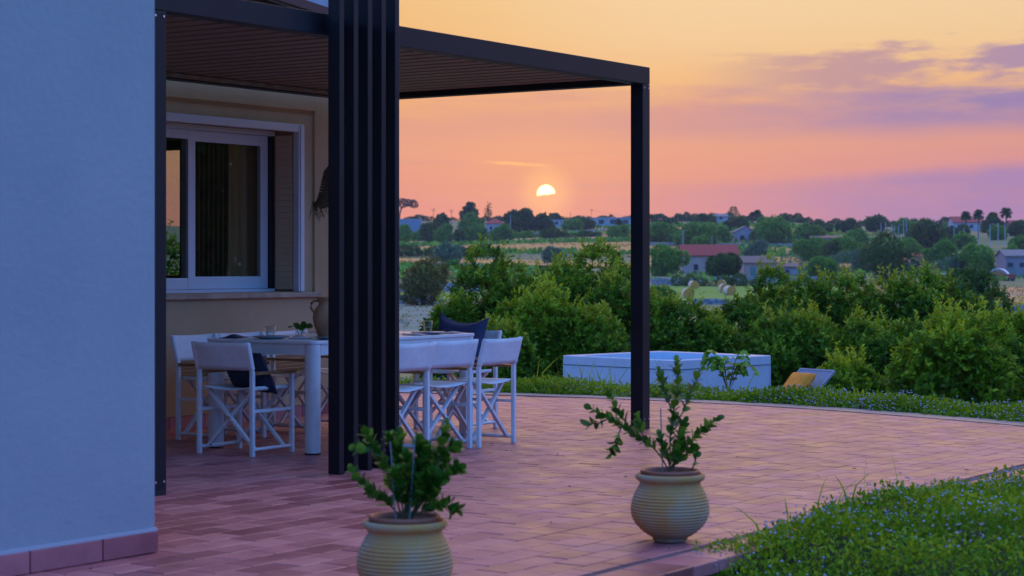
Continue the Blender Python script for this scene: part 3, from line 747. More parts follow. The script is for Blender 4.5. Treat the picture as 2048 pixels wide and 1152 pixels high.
def cushion(name, label, m, w, h, t, loc, rot, sag=.0, pinch=.08):
    def top(u, v, s):
        x, y = (2 * u - 1), (2 * v - 1)
        e = max(0, (1 - x ** 4)) ** .5 * max(0, (1 - y ** 4)) ** .5
        px = x * (1 - pinch * (1 - y * y)); py = y * (1 - pinch * (1 - x * x))
        if y > 0: py -= sag * (1 - x * x) * y
        return (px * w / 2, py * h / 2, s * (t / 2 * e + .003))
    mb = MB(); mb.grid(lambda u, v: top(u, v, 1), 22, 16); mb.grid(lambda u, v: top(1 - u, v, -1), 22, 16)
    root = link(name, None, None, loc); root.rotation_mode = 'XYZ'; root.rotation_euler = rot; tag(root, label, 'cushion')
    mb.build('cover', m, root)
    pts = [top(u, 0, 0) for u in np.linspace(0, 1, 14)] + [top(1, v, 0) for v in np.linspace(0, 1, 12)] + [top(u, 1, 0) for u in np.linspace(1, 0, 14)] + [top(0, v, 0) for v in np.linspace(1, 0, 12)]
    MB().tube(pts, .0045, 5, cap=False).build('piping', m, root)
    return root
def rot_m(ax, ay, az): return (Matrix.Rotation(az, 3, 'Z') @ Matrix.Rotation(ay, 3, 'Y') @ Matrix.Rotation(ax, 3, 'X')).to_euler()
R = math.radians
cushion('cushion', 'navy cushion slumped on the seat of the near end chair', navy_cloth, .38, .34, .12, P(1.985, 1.15, .555), rot_m(R(126), R(6), ROT - R(90)), sag=.1)
cushion('cushion', 'plump navy cushion leaning on the far end chair above the tabletop', mat('navy_cloth_sheen', (.035, .05, .11), (.045, .065, .14), rough=.85, scale=18, bump=.2, bscale=300), .46, .42, .13, P(4.49, 1.22, .655), rot_m(R(102), R(-4), ROT + R(90)), sag=.22)  # navy cloth lightened, its sheen put into the colour

# things on the table
def on_table(name, label, cat, a, b, rz=0.0, group=None): return at_house(name, label, cat, a, b, TZ, rz, group)
jug = on_table('clay_jug', 'brown two handled clay jug standing on the table beside the slats', 'jug', 2.50, .90)
prof = [(.0, .0), (.048, .0), (.052, .008), (.066, .05), (.085, .10), (.092, .145), (.085, .185), (.065, .215), (.050, .235), (.052, .255), (.062, .268), (.068, .274), (.068, .282), (.060, .284), (.052, .272), (.044, .255), (.042, .235)]
MB().lathe(prof, 32).build('body', terracotta, jug)
for s in (-1, 1):
    pts = [(s * (.052 + .040 * math.sin(q)) * SA * 1.0, 0, 0) for q in (0,)]
    dirv = Vector((SA, -CA, 0)) * s
    hp = [(.052, .256), (.082, .258), (.100, .238), (.103, .212), (.092, .190), (.078, .178)]
    MB().tube([(dirv.x * r, dirv.y * r, z) for r, z in hp], .0085, 8).build('handle', terracotta, jug)
def tumbler(label, a, b, h=.095, r=.036, cat='glass'):
    t = on_table('tumbler', label, cat, a, b, 0, 'glasses on the dining table')
    MB().lathe([(0, .001), (r * .78, .001), (r, h), (r - .002, h), (r * .75, .008), (0, .008)], 24).build('bowl', table_glass, t)
    for z in (h - .004, h * .5): MB().lathe([(r * (.78 + .22 * z / h) + .0008, z - .002), (r * (.78 + .22 * z / h) + .0008, z + .002)], 24).build('rim_glint', mat('orange_glint', (.75, .48, .2), rough=.3), t)  # orange lines paint the sunset glint on the glass
tumbler('clear tumbler right of the slats beside the grey plate', 3.72, .95)
tumbler('clear tumbler at the near end of the table left of the leafy sprig', 2.36, 1.28, .085, .040)
tumbler('clear tumbler standing just right of the clay jug', 2.58, .78, .085, .036)
wg = on_table('wine_glass', 'round bowled wine glass beside the right edge of the black slats', 'glass', 3.50, 1.0, 0, 'glasses on the dining table')
MB().lathe([(0, .0), (.032, .001), (.030, .004), (.004, .008), (.0035, .035), (.012, .042), (.034, .062), (.040, .085), (.036, .112), (.0345, .112), (.038, .085), (.032, .064), (0, .046)], 24).build('bowl', table_glass, wg)
def plate(label, a, b, r=.125, m=grey_plate):
    t = on_table('plate', label, 'plate', a, b, 0, 'plates on the dining table')
    MB().lathe([(0, .003), (r * .62, .003), (r * .7, .006), (r, .016), (r, .020), (r * .68, .011), (0, .009)], 36).build('dish', m, t)
plate('grey plate beside the clear tumbler right of the slats', 3.55, .82)
plate('grey plate on the far side of the table, last before the far end', 3.70, 1.44)
plate('grey plate at the near end of the table by the dark napkin', 2.26, 1.18)
plate('grey plate left of the clay jug near the table edge', 2.42, .80, .11)
def napkin(label, a, b, rz, m, sx=.2, sy=.15, hump=.01):
    t = on_table('napkin', label, 'napkin', a, b, rz, 'napkins on the dining table')
    def f(u, v): return ((u - .5) * sx, (v - .5) * sy, .004 + hump * (math.sin(u * 6 + v * 4) * .5 + .5) * math.sin(math.pi * u) * math.sin(math.pi * v) * 2)
    o = MB().grid(f, 14, 10).build('cloth', m, t); md = o.modifiers.new('thick', 'SOLIDIFY'); md.thickness = .003; md.offset = 1
napkin('dark crumpled napkin at the near left corner of the table', 2.24, 1.50, .3, navy_cloth, .18, .13, .018)
napkin('pinkish napkin in front of the leafy sprig', 2.40, 1.04, .5, pink_cloth, .2, .14, .016)
napkin('pinkish napkin by the wine glass right of the slats', 3.40, .80, .2, pink_cloth, .22, .14, .012)
napkin('pinkish napkin right of the grey plate near the far corner', 3.80, .80, -.1, pink_cloth, .2, .1, .008)
def cutlery(name, label, a, b, rz):
    t = on_table(name, label, 'cutlery', a, b, rz, 'cutlery on the dining table')
    MB().tube([(-.09, 0, .008), (.03, 0, .006)], .0035, 6).build('handle', steel, t)
    if name == 'fork':
        for q in (-.008, 0, .008): MB().tube([(.03, q * .3, .006), (.05, q, .005), (.095, q, .009)], .0018, 5).build('prong', steel, t)
    else: MB().prism([(.03, -.006), (.06, -.010), (.10, -.003), (.105, .006), (.03, .006)], .004, .0065).build('blade', steel, t)
cutlery('fork', 'steel fork lying right of the grey plate beside the tumbler', 3.72, .78, 1.3)
cutlery('knife', 'steel knife lying on the table right of the fork', 3.75, .80, 1.35)
cutlery('knife', 'steel knife lying beside the wine glass near the slats', 3.38, .90, 1.4)
sp = on_table('sprig_vase', 'low glass vase holding a small sprig of dark green leaves', 'vase', 2.46, 1.10)
MB().lathe([(0, .001), (.026, .001), (.034, .03), (.028, .055), (.026, .055), (.031, .03), (.0, .006)], 20).build('vase', table_glass, sp)
def big_leaf(name, m, L=.05, Wd=.028):
    mb = MB(); pts = []
    prof = [(0, .10), (.12, .62), (.35, 1.0), (.62, 1.0), (.86, .74), (1.0, .22)]
    for t, w in prof:
        z = .12 * L * math.sin(t * 2.2) ; pts += [(t * L, -w * Wd / 2, z + .10 * w * Wd), (t * L, 0, z), (t * L, w * Wd / 2, z + .10 * w * Wd)]
    fs = []
    for i in range(len(prof) - 1):
        for j in range(2): a = i * 3 + j; fs.append((a, a + 3, a + 4, a + 1))
    mb.add(pts, fs, True); return mb.mesh(name, m)
leaf_me = big_leaf('leaf', LG_pot, .050, .036); rs = random.Random(3)
st_mb = MB()
for k in range(4):
    a = rs.uniform(0, 6.28); tip = (math.cos(a) * .055, math.sin(a) * .055, .075 + rs.uniform(-.01, .015)); st_mb.tube([(0, 0, .01), (tip[0] * .5, tip[1] * .5, .06), tip], .0015, 4)
    for q in range(5):
        s = rs.uniform(.5, 1); link('leaf', leaf_me, sp, (tip[0] * s, tip[1] * s, .06 + .02 * s), (rs.uniform(-1, 1), rs.uniform(-.9, .5), rs.uniform(0, 6.28)))
st_mb.build('stem', green_stem, sp)
bowl = on_table('bowl', 'small glass bowl between the leafy sprig and the clay jug', 'bowl', 2.44, .98)
MB().lathe([(0, .001), (.022, .001), (.045, .025), (.05, .05), (.048, .05), (.042, .026), (0, .006)], 24).build('bowl_shell', table_glass, bowl)

# ------------------------------------------------------------------ potted plants
POT = [(0, 0), (.072, 0), (.078, .006), (.080, .02)]
zb, zt = .02, .255
nz = 96
for i in range(nz + 1):
    t = i / nz; z = zb + (zt - zb) * t
    r = .082 + (.1775 - .082) * math.sin(math.pi * min(1, (t * .90 + .02))) ** .62 if t < .5 else .1775 - (.1775 - .138) * ((t - .5) / .5) ** 2.1 if t > .56 else .1775
    if t < .5: r = .082 + (.1775 - .082) * math.sin(math.pi * t) ** .75
    amp = .0026 * min(1, t * 8) * min(1, (1 - t) * 4)
    POT.append((r + amp * math.cos(2 * math.pi * z / .0138), z))
POT += [(.137, .262), (.139, .270), (.150, .276), (.157, .285), (.157, .296), (.151, .304), (.142, .305), (.136, .298), (.134, .24), (.0, .235)]
def potted(label, loc, seed, branches, scale=1.0, rz=0.0):
    t = thing('potted_plant', label, 'potted plant', loc, rz, 'ribbed clay pots with young shrubs on the terrace')
    r = random.Random(seed)
    MB().lathe(POT, 56).build('pot', pot_clay, t)
    MB().lathe([(.120, .25), (.130, .262), (.132, .306), (.135, .314), (.133, .321), (.127, .323), (.120, .318), (.117, .285)], 40).build('inner_pot', plastic_terracotta, t)
    def sf(u, v):
        a = u * 2 * math.pi; q = v * .121; return (q * math.cos(a), q * math.sin(a), .300 + .008 * math.sin(a * 3 + v * 7))
    MB().grid(sf, 24, 6).build('soil', soil, t)
    n = 0
    for pts, dens in branches:
        pts = [Vector(p) for p in pts]
        fine = []
        for i in range(len(pts) - 1):
            for q in range(4):
                s = q / 4; fine.append(pts[i].lerp(pts[i + 1], s))
        fine.append(pts[-1])
        for i in range(1, len(fine) - 1): fine[i] = (fine[i - 1] + fine[i] * 2 + fine[i + 1]) / 4 + Vector((r.uniform(-.003, .003), r.uniform(-.003, .003), 0))
        br = MB().tube(fine, .0042, 6, r2=.0016).build('branch', green_stem, t)
        Ltot = sum((fine[i + 1] - fine[i]).length for i in range(len(fine) - 1)); k = max(3, int(Ltot * dens * (1.3 if seed == 11 else 1.65)))
        for i in range(k):
            s = .22 + .78 * (i + .6) / k; idx = min(len(fine) - 2, int(s * (len(fine) - 1))); fr = s * (len(fine) - 1) - idx
            p = fine[idx].lerp(fine[idx + 1], fr); d = (fine[idx + 1] - fine[idx]).normalized()
            ang = i * 2.4 + r.uniform(-.4, .4); o1 = d.orthogonal().normalized(); o2 = d.cross(o1)
            out = (o1 * math.cos(ang) + o2 * math.sin(ang)); ld = (out * .9 + d * .55 + Vector((0, 0, .15))).normalized()
            if i >= k - 2: ld = (d + out * .45).normalized()
            yv = d.cross(ld).normalized(); zv = ld.cross(yv)
            o = link('leaf', leaf_me, br, p); o.rotation_euler = Matrix((ld, yv, zv)).transposed().to_euler(); sc = r.uniform(.68, 1.12) * (1.0 if s < .9 else .75) * scale; o.scale = (sc, sc, sc); n += 1
    return t
b_r = [
    ([(0, 0, .31), (-.07, 0, .42), (-.17, -.02, .49), (-.26, -.03, .55), (-.36, -.02, .60)], 62),
    ([(-.17, -.02, .49), (-.23, 0, .58), (-.28, .02, .67)], 55),
    ([(-.12, -.01, .46), (-.15, -.03, .55)], 60), ([(-.22, -.03, .53), (-.25, -.06, .44), (-.27, -.06, .40)], 75),
    ([(-.27, -.03, .56), (-.33, -.05, .53), (-.37, -.05, .535)], 60),
    ([(.0, .01, .31), (.0, .02, .45), (.02, .01, .60), (.035, .0, .74), (.03, 0, .81)], 52),
    ([(.02, .01, .56), (-.03, .02, .68), (-.05, .02, .77)], 42), ([(.02, .01, .50), (.07, 0, .61), (.11, .0, .70), (.13, 0, .76)], 44),
    ([(.01, .0, .33), (.06, -.01, .43), (.13, -.02, .49), (.21, -.02, .55)], 62), ([(.01, 0, .34), (.06, -.03, .39), (.11, -.04, .43)], 75),
    ([(.0, -.01, .32), (-.02, -.03, .40), (-.05, -.04, .48)], 80), ([(.0, .01, .32), (.03, -.04, .40), (.05, -.05, .49)], 85), ([(.0, .0, .34), (.04, .03, .45), (.07, .05, .53)], 80),
    ([(.09, .02, .31), (.115, .02, .35), (.125, .02, .38)], 40), ([(.01, -.02, .32), (.02, -.06, .37), (.03, -.07, .42)], 90),
]
b_l = [
    ([(-.01, 0, .31), (-.05, 0, .44), (-.09, -.01, .54), (-.15, -.01, .64)], 62), ([(-.09, -.01, .54), (-.14, -.03, .57), (-.175, -.04, .575)], 60),
    ([(-.01, 0, .31), (-.06, -.02, .37), (-.13, -.03, .42), (-.19, -.03, .49)], 70), ([(-.05, -.01, .45), (-.03, 0, .55), (-.02, 0, .62)], 75),
    ([(.0, .0, .31), (.01, .02, .44), (-.03, .03, .56), (-.06, .03, .61)], 85), ([(.0, .0, .31), (.04, 0, .44), (.06, .0, .54), (.05, 0, .60)], 90),
    ([(.02, 0, .31), (.08, -.01, .42), (.12, -.01, .54), (.155, -.01, .66)], 75), ([(.02, 0, .31), (.09, -.03, .40), (.16, -.03, .48), (.20, -.03, .50)], 85),
    ([(.10, -.01, .50), (.15, -.02, .56), (.19, -.02, .58)], 85), ([(.02, .0, .31), (.08, -.04, .35), (.15, -.05, .37), (.185, -.05, .35)], 80),
    ([(.01, -.02, .31), (.03, -.06, .40), (.06, -.08, .47)], 95), ([(.02, -.01, .32), (.07, -.05, .42), (.10, -.06, .50)], 95), ([(.0, .02, .32), (.06, .05, .44), (.09, .07, .53)], 90),
    ([(.0, -.02, .32), (-.02, -.07, .42), (-.03, -.08, .50)], 90), ([(.03, 0, .33), (.10, .03, .44), (.15, .04, .53)], 90), ([(.0, 0, .32), (.05, -.02, .50), (.08, -.03, .58)], 90),
    ([(.01, 0, .33), (.02, -.05, .47), (.01, -.06, .55)], 90), ([(.05, -.02, .36), (.11, -.06, .42), (.13, -.07, .47)], 95),
]
pr_ = potted('ribbed clay pot with sparse spreading young shrub, at the terrace edge by the flowers', (.715, 8.82, .003), 11, b_r)
pl_ = potted('ribbed clay pot with bushy young shrub, cut by the bottom of the picture', (-.396, 7.21, .003), 12, b_l)
stake = MB(); stake.tube([(-.03, -.06, .30), (-.05, -.07, .60)], .003, 5); stake.build('stake', mat('stake_grey', (.16, .19, .20), rough=.6), pl_)
MB().tube([(.02, -.06, .30), (.04, -.07, .61)], .003, 5).build('stake', MATS['stake_grey'], pl_)
MB().tube([(-.035, -.03, .30), (-.045, -.03, .60)], .003, 5).build('stake', MATS['stake_grey'], pr_)

# ------------------------------------------------------------------ hot tub, lounger
TUBZ = -.97
tub = thing('hot_tub', 'square white hot tub with blue inside in the garden beyond the terrace', 'hot tub', (2.22, 27.95, TUBZ), R(44.5))
hs, hh = 1.05, .925
MB().box(-hs + .02, hs - .02, -hs + .02, hs - .02, 0, hh - .13).build('base_frame', mat('shadow_gap', (.10, .11, .14), rough=.7), tub)
for k in range(4):
    pn = MB().box(-hs + .035, hs - .035, -hs - .002, -hs + .018, .03, hh - .135).build('side_panel', tub_white, tub, bevel=.004); pn.rotation_euler = (0, 0, k * math.pi / 2)
    MB().box(-hs - .004, -hs + .030, -hs - .004, -hs + .030, .0, hh - .135).build('corner_post', tub_white, tub, bevel=.006).rotation_euler = (0, 0, k * math.pi / 2)
mb = MB(); o4 = rounded(-hs - .015, hs + .015, -hs - .015, hs + .015, .05, 4); i4 = rounded(-hs + .15, hs - .15, -hs + .15, hs - .15, .2, 4); f4 = rounded(-hs + .35, hs - .35, -hs + .35, hs - .35, .2, 4); n4 = len(o4)
vs = [(x, y, hh - .125) for x, y in o4] + [(x, y, hh - .01) for x, y in o4] + [(x * .993, y * .993, hh) for x, y in o4] + [(x, y, hh - .006) for x, y in i4]
mb.add(vs, [(k * n4 + i, k * n4 + (i + 1) % n4, (k + 1) * n4 + (i + 1) % n4, (k + 1) * n4 + i) for k in range(3) for i in range(n4)])
mb.build('rim', tub_white, tub)
mb = MB(); vs = [(x, y, hh - .006) for x, y in i4] + [(x * .96, y * .96, hh - .3) for x, y in i4] + [(x, y, .22) for x, y in f4]
mb.add(vs, [(k * n4 + i, k * n4 + (i + 1) % n4, (k + 1) * n4 + (i + 1) % n4, (k + 1) * n4 + i) for k in range(2) for i in range(n4)] + [tuple(range(2 * n4, 3 * n4))]); mb.build('shell', tub_blue, tub)

lz = tz(3.72, 24.9)
lng = thing('sun_lounger', 'grey sling sun lounger with raised backrest beside the hot tub', 'sun lounger', (3.47, 24.22, lz), R(36))
fr = MB()
for s in (-1, 1): fr.beam((-1.25, s * .31, .33), (.35, s * .31, .33), .04, .05)
fr.beam((-1.25, -.33, .33), (-1.25, .33, .33), .04, .05); fr.beam((.35, -.33, .33), (.35, .33, .33), .04, .05); fr.build('frame', alu_white, lng)
for x in (-1.15, .25):
    for y in (-.30, .30): MB().box(x - .02, x + .02, y - .02, y + .02, 0, .31).build('leg', alu_white, lng)
o = MB().grid(lambda u, v: (-1.22 + u * 1.0, -.29 + v * .58, .345 - .02 * math.sin(math.pi * v)), 10, 8).build('seat', sling_grey, lng); md = o.modifiers.new('t', 'SOLIDIFY'); md.thickness = .008
ang = R(39); bl_ = .85
bk = link('backrest', None, lng, (-.20, 0, .35), (0, -ang, 0))
MB().box(0.02, bl_ - .02, -.285, .285, -.006, .004).build('sling', sling_grey, bk)
mb = MB()
for s in (-1, 1): mb.box(0, bl_, s * .295 - .012, s * .295 + .012, -.016, .012)
mb.box(bl_ - .024, bl_, -.282, .282, -.016, .011); mb.build('back_frame', mat('frame_grey', (.20, .22, .28), rough=.5), bk)
MB().tube([(-.20 + .5 * math.cos(ang), -.25, .35 + .5 * math.sin(ang) - .02), (.20, -.25, .34)], .01, 6).build('prop', alu_white, lng)
cushion('cushion', 'orange cushion lying on the grey sun lounger', orange_cloth, .44, .40, .15, (3.52, 24.16, lz + .70), rot_m(R(0), R(-44), R(36)), sag=.05)

# ------------------------------------------------------------------ ground cover with small lilac flowers
def cover(name, label, pts_fn, n, nf, leaf, seed, flower_r, stalk, base_fn=None):
    r = np.random.default_rng(seed); p, nz_ = pts_fn(r, n)
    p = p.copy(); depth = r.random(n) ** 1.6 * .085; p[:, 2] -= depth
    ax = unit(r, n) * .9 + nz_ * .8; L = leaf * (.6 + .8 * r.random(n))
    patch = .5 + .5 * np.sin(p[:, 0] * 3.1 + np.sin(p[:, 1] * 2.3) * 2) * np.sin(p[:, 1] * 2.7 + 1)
    rnd = np.clip(.12 + .5 * r.random(n) + .34 * patch - depth * 3, 0, 1)  # leaves deeper in the mat coloured darker, as shade between them
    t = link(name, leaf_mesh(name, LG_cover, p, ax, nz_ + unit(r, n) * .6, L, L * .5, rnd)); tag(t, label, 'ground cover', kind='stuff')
    q, nq = pts_fn(r, nf); keep = np.sin(q[:, 0] * 2.2 + 1.0) * np.sin(q[:, 1] * 1.9) + r.normal(size=len(q)) * .35 > -.12; q, nq = q[keep], nq[keep]
    V, Fc = [], []
    st = stalk * (.4 + .8 * r.random(len(q))); lean = unit(r, len(q)) * .25
    rr = flower_r * (.7 + .6 * r.random(len(q)))
    k = 6; ang = np.arange(k) * 2 * np.pi / k
    c = q + nq * st[:, None] + lean * st[:, None]
    ring = np.stack([np.cos(ang), np.sin(ang), np.zeros(k)], -1)
    V = np.concatenate([c[:, None, :] + ring[None] * rr[:, None, None], (c + np.array([0, 0, 1]) * (rr * .75)[:, None])[:, None, :], (c - np.array([0, 0, 1]) * (rr * .55)[:, None])[:, None, :]], 1)
    off = (np.arange(len(c)) * (k + 2))[:, None, None]
    tri = np.array([(i, (i + 1) % k, k) for i in range(k)] + [((i + 1) % k, i, k + 1) for i in range(k)])
    T = (tri[None] + off).reshape(-1, 3); me = bpy.data.meshes.new('flowers'); me.vertices.add(V.shape[0] * V.shape[1]); me.vertices.foreach_set('co', V.reshape(-1))
    me.loops.add(T.size); me.loops.foreach_set('vertex_index', T.reshape(-1).astype(np.int32)); me.polygons.add(len(T)); me.polygons.foreach_set('loop_start', np.arange(0, T.size, 3, dtype=np.int32)); me.update(calc_edges=True)
    me.attributes.new('rnd', 'FLOAT', 'FACE').data.foreach_set('value', np.repeat(r.random(len(c)), 2 * k).astype(np.float32)); me.materials.append(petal)
    f = link('lilac_flowers', me, t); f['kind'] = 'stuff'
    return t
def ab2w(a, b, z): return np.stack([OX + SA * a - CA * b, OY + CA * a + SA * b, z], -1)
def bank_h(a, b):
    return (.015 + .115 * np.exp(-((a - 1.1) / 1.15) ** 2) + .03 * np.sin(a * 2.1 + b) * np.sin(b * 2.6 + .5 * a)) * sstep(-b, 3.42, 3.75) * sstep(a, -.75, .1) - .14 * (1 - sstep(a, -.75, .1)) + .03 * np.sin(a * 7) * np.sin(b * 6)
def near_pts(r, n):
    a = r.uniform(-.72, 7.2, n * 2) ** 1; a = -.72 + 7.9 * r.random(n) ** 1.35; bb = -3.50 - 3.4 * r.random(n) ** 1.25
    bb = bb - .05 * np.sin(a * 4) - .04 * np.sin(a * 11)
    z = bank_h(a, bb) + .02 * r.normal(size=n)
    nn = np.tile(np.array([0, 0, 1.0]), (n, 1)); return ab2w(a, bb, z), nn
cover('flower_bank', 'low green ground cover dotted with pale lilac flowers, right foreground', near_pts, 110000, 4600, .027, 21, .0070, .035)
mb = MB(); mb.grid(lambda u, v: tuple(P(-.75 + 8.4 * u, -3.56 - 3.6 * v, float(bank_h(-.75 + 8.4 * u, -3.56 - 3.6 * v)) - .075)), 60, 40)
o = mb.build('flower_bed', mat('dark_green_soil', (.02, .035, .008), (.04, .05, .015), rough=1, scale=20)); o['kind'] = 'structure'  # soil under the leaves, coloured dark green
arc = np.array(ARC[1:] + [(6.9, 7.4), (6.6, 8.6)]); seg = np.linalg.norm(np.diff(arc, axis=0), axis=1); cum = np.concatenate([[0], np.cumsum(seg)])
def strip_at(s, w):
    a = np.interp(s, cum, arc[:, 0]); b = np.interp(s, cum, arc[:, 1]); e = .05
    da = np.interp(s + e, cum, arc[:, 0]) - np.interp(s - e, cum, arc[:, 0]); db = np.interp(s + e, cum, arc[:, 1]) - np.interp(s - e, cum, arc[:, 1])
    l = np.hypot(da, db); na, nb = db / l, -da / l                # outward
    return a + na * w, b + nb * w
def strip_h(s, w): return (.085 + .020 * np.sin(s * 2.3) + .018 * np.sin(s * 5.1 + 1)) * sstep(w, -.04, .16) - .55 * sstep(w, .45, 2.3)
def far_pts(r, n):
    s = r.uniform(0, cum[-1] - .1, n); face = r.random(n) < .45
    w = np.where(face, -.02 + .16 * r.random(n), .1 + 1.7 * r.random(n) ** 1.2) + .03 * np.sin(s * 9) + .02 * np.sin(s * 23)
    a, b = strip_at(s, w); h = strip_h(s, w); z = np.where(face, h * r.random(n), h) + .015 * r.normal(size=n)
    a2, b2 = strip_at(s, w - .3); inw = ab2w(a2, b2, z) - ab2w(a, b, z); inw /= np.linalg.norm(inw, axis=1, keepdims=True)
    nn = np.array([0, 0, 1.0]) + inw * np.where(face, 1.0, .15)[:, None]; nn /= np.linalg.norm(nn, axis=1, keepdims=True)
    return ab2w(a, b, z), nn
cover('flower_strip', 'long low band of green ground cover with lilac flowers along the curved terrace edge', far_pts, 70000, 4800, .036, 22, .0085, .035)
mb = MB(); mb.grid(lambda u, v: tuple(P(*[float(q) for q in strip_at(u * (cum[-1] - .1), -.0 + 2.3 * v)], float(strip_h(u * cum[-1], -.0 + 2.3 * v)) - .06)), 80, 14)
o = mb.build('flower_bed', mat('dark_green_soil', (.02, .035, .008), (.04, .05, .015), rough=1, scale=20)); o['kind'] = 'structure'  # same dark green soil under the strip
def blades(name, label, spots, seed, h=(.15, .35), w=.007):
    r = np.random.default_rng(seed); mb = MB()
    for (x, y, z) in spots:
        hh_ = r.uniform(*h); d = r.normal(size=2) * .12; wd = w * r.uniform(.7, 1.4); a = r.uniform(0, 3.14); sx, sy = math.cos(a) * wd, math.sin(a) * wd * .3
        p = [(x + d[0] * t * t * 2 * hh_ * 2, y + d[1] * t * t, z + hh_ * t) for t in (0, .4, .75, 1)]; ws = [1, .9, .6, .05]
        vs = []
        for q, k in zip(p, ws): vs += [(q[0] - sx * k, q[1] - sy * k, q[2]), (q[0] + sx * k, q[1] + sy * k, q[2])]
        mb.add(vs, [(2 * i, 2 * i + 1, 2 * i + 3, 2 * i + 2) for i in range(3)])
    o = mb.build(name, LG_cover); tag(o, label, 'grass', kind='stuff')
    o.data.attributes.new('rnd', 'FLOAT', 'FACE').data.foreach_set('value', r.uniform(.5, 1, len(mb.f)).astype(np.float32))
rg = random.Random(6)
sp_ = []
for a in (-.15, .0, .2, .45, .6, .75, .82, .95, 1.0, 1.5, 3.6, 3.65):
    q = P(a, -3.68 + rg.uniform(-.05, .05)); sp_.append((q.x, q.y, float(bank_h(a, -3.7))))
blades('grass_blades', 'few thin grass blades standing up out of the flowers in the right foreground', sp_, 3, (.10, .21), .005)
sp_ = []
for k in range(90):
    s = rg.choice((rg.uniform(5.2, 6.4), rg.uniform(5.0, 8.5), rg.uniform(3, 9), rg.uniform(7.6, 8.8))); w = rg.uniform(.4, 1.5); a, b = strip_at(s, w); q = P(float(a), float(b)); sp_.append((q.x, q.y, float(strip_h(s, w)) - .03))
blades('grass_blades', 'tall thin grass standing in front of the hot tub', sp_, 4, (.15, .36), .006)
sp_ = [(-.20 + rg.uniform(-.06, .05) , 6.85 + rg.uniform(-.1, .1), -.16) for k in range(5)]
blades('grass_blades', 'short grass blades at the bottom edge right of the bushy pot', [(-.165, 7.0, -.10), (-.15, 7.02, -.10), (-.18, 6.98, -.1)], 5, (.18, .26), .006)
# drooping compound-leaved plant by the tub
wd = thing('leafy_weed', 'drooping dark green plant with feathery leaves in front of the hot tub', 'plant', (2.35, 21.2, -.25))
r = np.random.default_rng(31); Pp, D, N, Ln, Rn = [], [], [], [], []; stm = MB()
for k in range(11):
    a = r.uniform(0, 2 * np.pi); ln = r.uniform(.25, .42); pts = []
    for t in np.linspace(0, 1, 10): pts.append(Vector((math.cos(a) * ln * t * .75, math.sin(a) * ln * t * .4, .10 + .48 * math.sin(t * 2.2) * (.65 + .3 * (k % 3) / 2))))
    stm.tube(pts, .004, 5)
    for i in range(2, 10):
        d = (pts[i] - pts[i - 1]).normalized(); sd = d.cross(Vector((0, 0, 1))).normalized()
        for s in (-1, 1): Pp.append(pts[i]); D.append(sd * s + d * .5 - Vector((0, 0, .25))); N.append((.3 * r.normal(), -.8, .6)); Ln.append(.12); Rn.append(r.random())
link('foliage', leaf_mesh('foliage', LG_green, np.array([tuple(q) for q in Pp]), np.array([tuple(q) for q in D]), np.array(N, float), np.array(Ln), np.array(Ln) * .45, np.array(Rn)), wd)['kind'] = 'stuff'
stm.build('stem', green_stem, wd)

# ------------------------------------------------------------------ shrubs behind the terrace
def shrub(name, label, u, Y, vtop, hw, m, seed, n=2300, leaf=.080, k=24, group='leafy shrubs behind the terrace', shoots=26, x=None, h=None, rx=None):
    r = np.random.default_rng(seed); x = (u - CX) / F_PX * Y if x is None else x; z0 = tz(x, Y) - .05
    h = (EYE + (HY - vtop) / F_PX * Y - z0) if h is None else h; rx = hw / F_PX * Y if rx is None else rx
    t = thing(name, label, 'shrub', (x, Y, z0), 0, group)
    rz_ = h * .52; bl = blobs_for(r, rx, rx * .85, rz_, h - rz_, k, (.22, .36), (.45, .76))
    p, d = crown_points(r, bl, n, low_cut=.03, thick=.35); face = d[:, 1] < .55; p, d = p[face], d[face]
    clump_shade = r.random(len(p)) ** 1.4 * .55 + .32 * (p[:, 2] / h) ** 2 + .16 * np.sin(p[:, 0] * 6 + seed) * np.sin(p[:, 2] * 6 + p[:, 0])  # clump shading and lighter tops put into the leaf colour
    A = twig_leaves(r, p, d, 9, leaf, leaf * .46, leaf * 1.5, up=.5, rbase=np.clip(clump_shade, 0, 1))
    # shoots that break the outline
    ids = np.argsort(-(p[:, 2] + .35 * r.random(len(p)) * h))[:shoots * 4]; ids = r.choice(ids, min(shoots, len(ids)), replace=False)
    for q in range(3):
        pp = p[ids] + np.array([0, 0, .07 * q]) * (1 + r.random((len(ids), 1))) + unit(r, len(ids)) * .02
        B = twig_leaves(r, pp, np.tile([0, 0, 1.0], (len(ids), 1)) + unit(r, len(ids)) * .25, 8, leaf * .9, leaf * .42, leaf * 1.4, up=1.0, rbase=np.full(len(ids), .8))
        A = tuple(np.concatenate(z) for z in zip(A, B))
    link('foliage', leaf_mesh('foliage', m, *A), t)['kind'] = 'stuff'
    mb = MB()
    for i in range(6):
        b = bl[1 + i]; mb.tube([(b[0] * .1, b[1] * .1, -.1), (b[0] * .4, b[1] * .4, b[2] * .5), (b[0] * .9, b[1] * .9, b[2])], [.035, .025, .01], 6)
    mb.build('stem', bark, t)
    return t
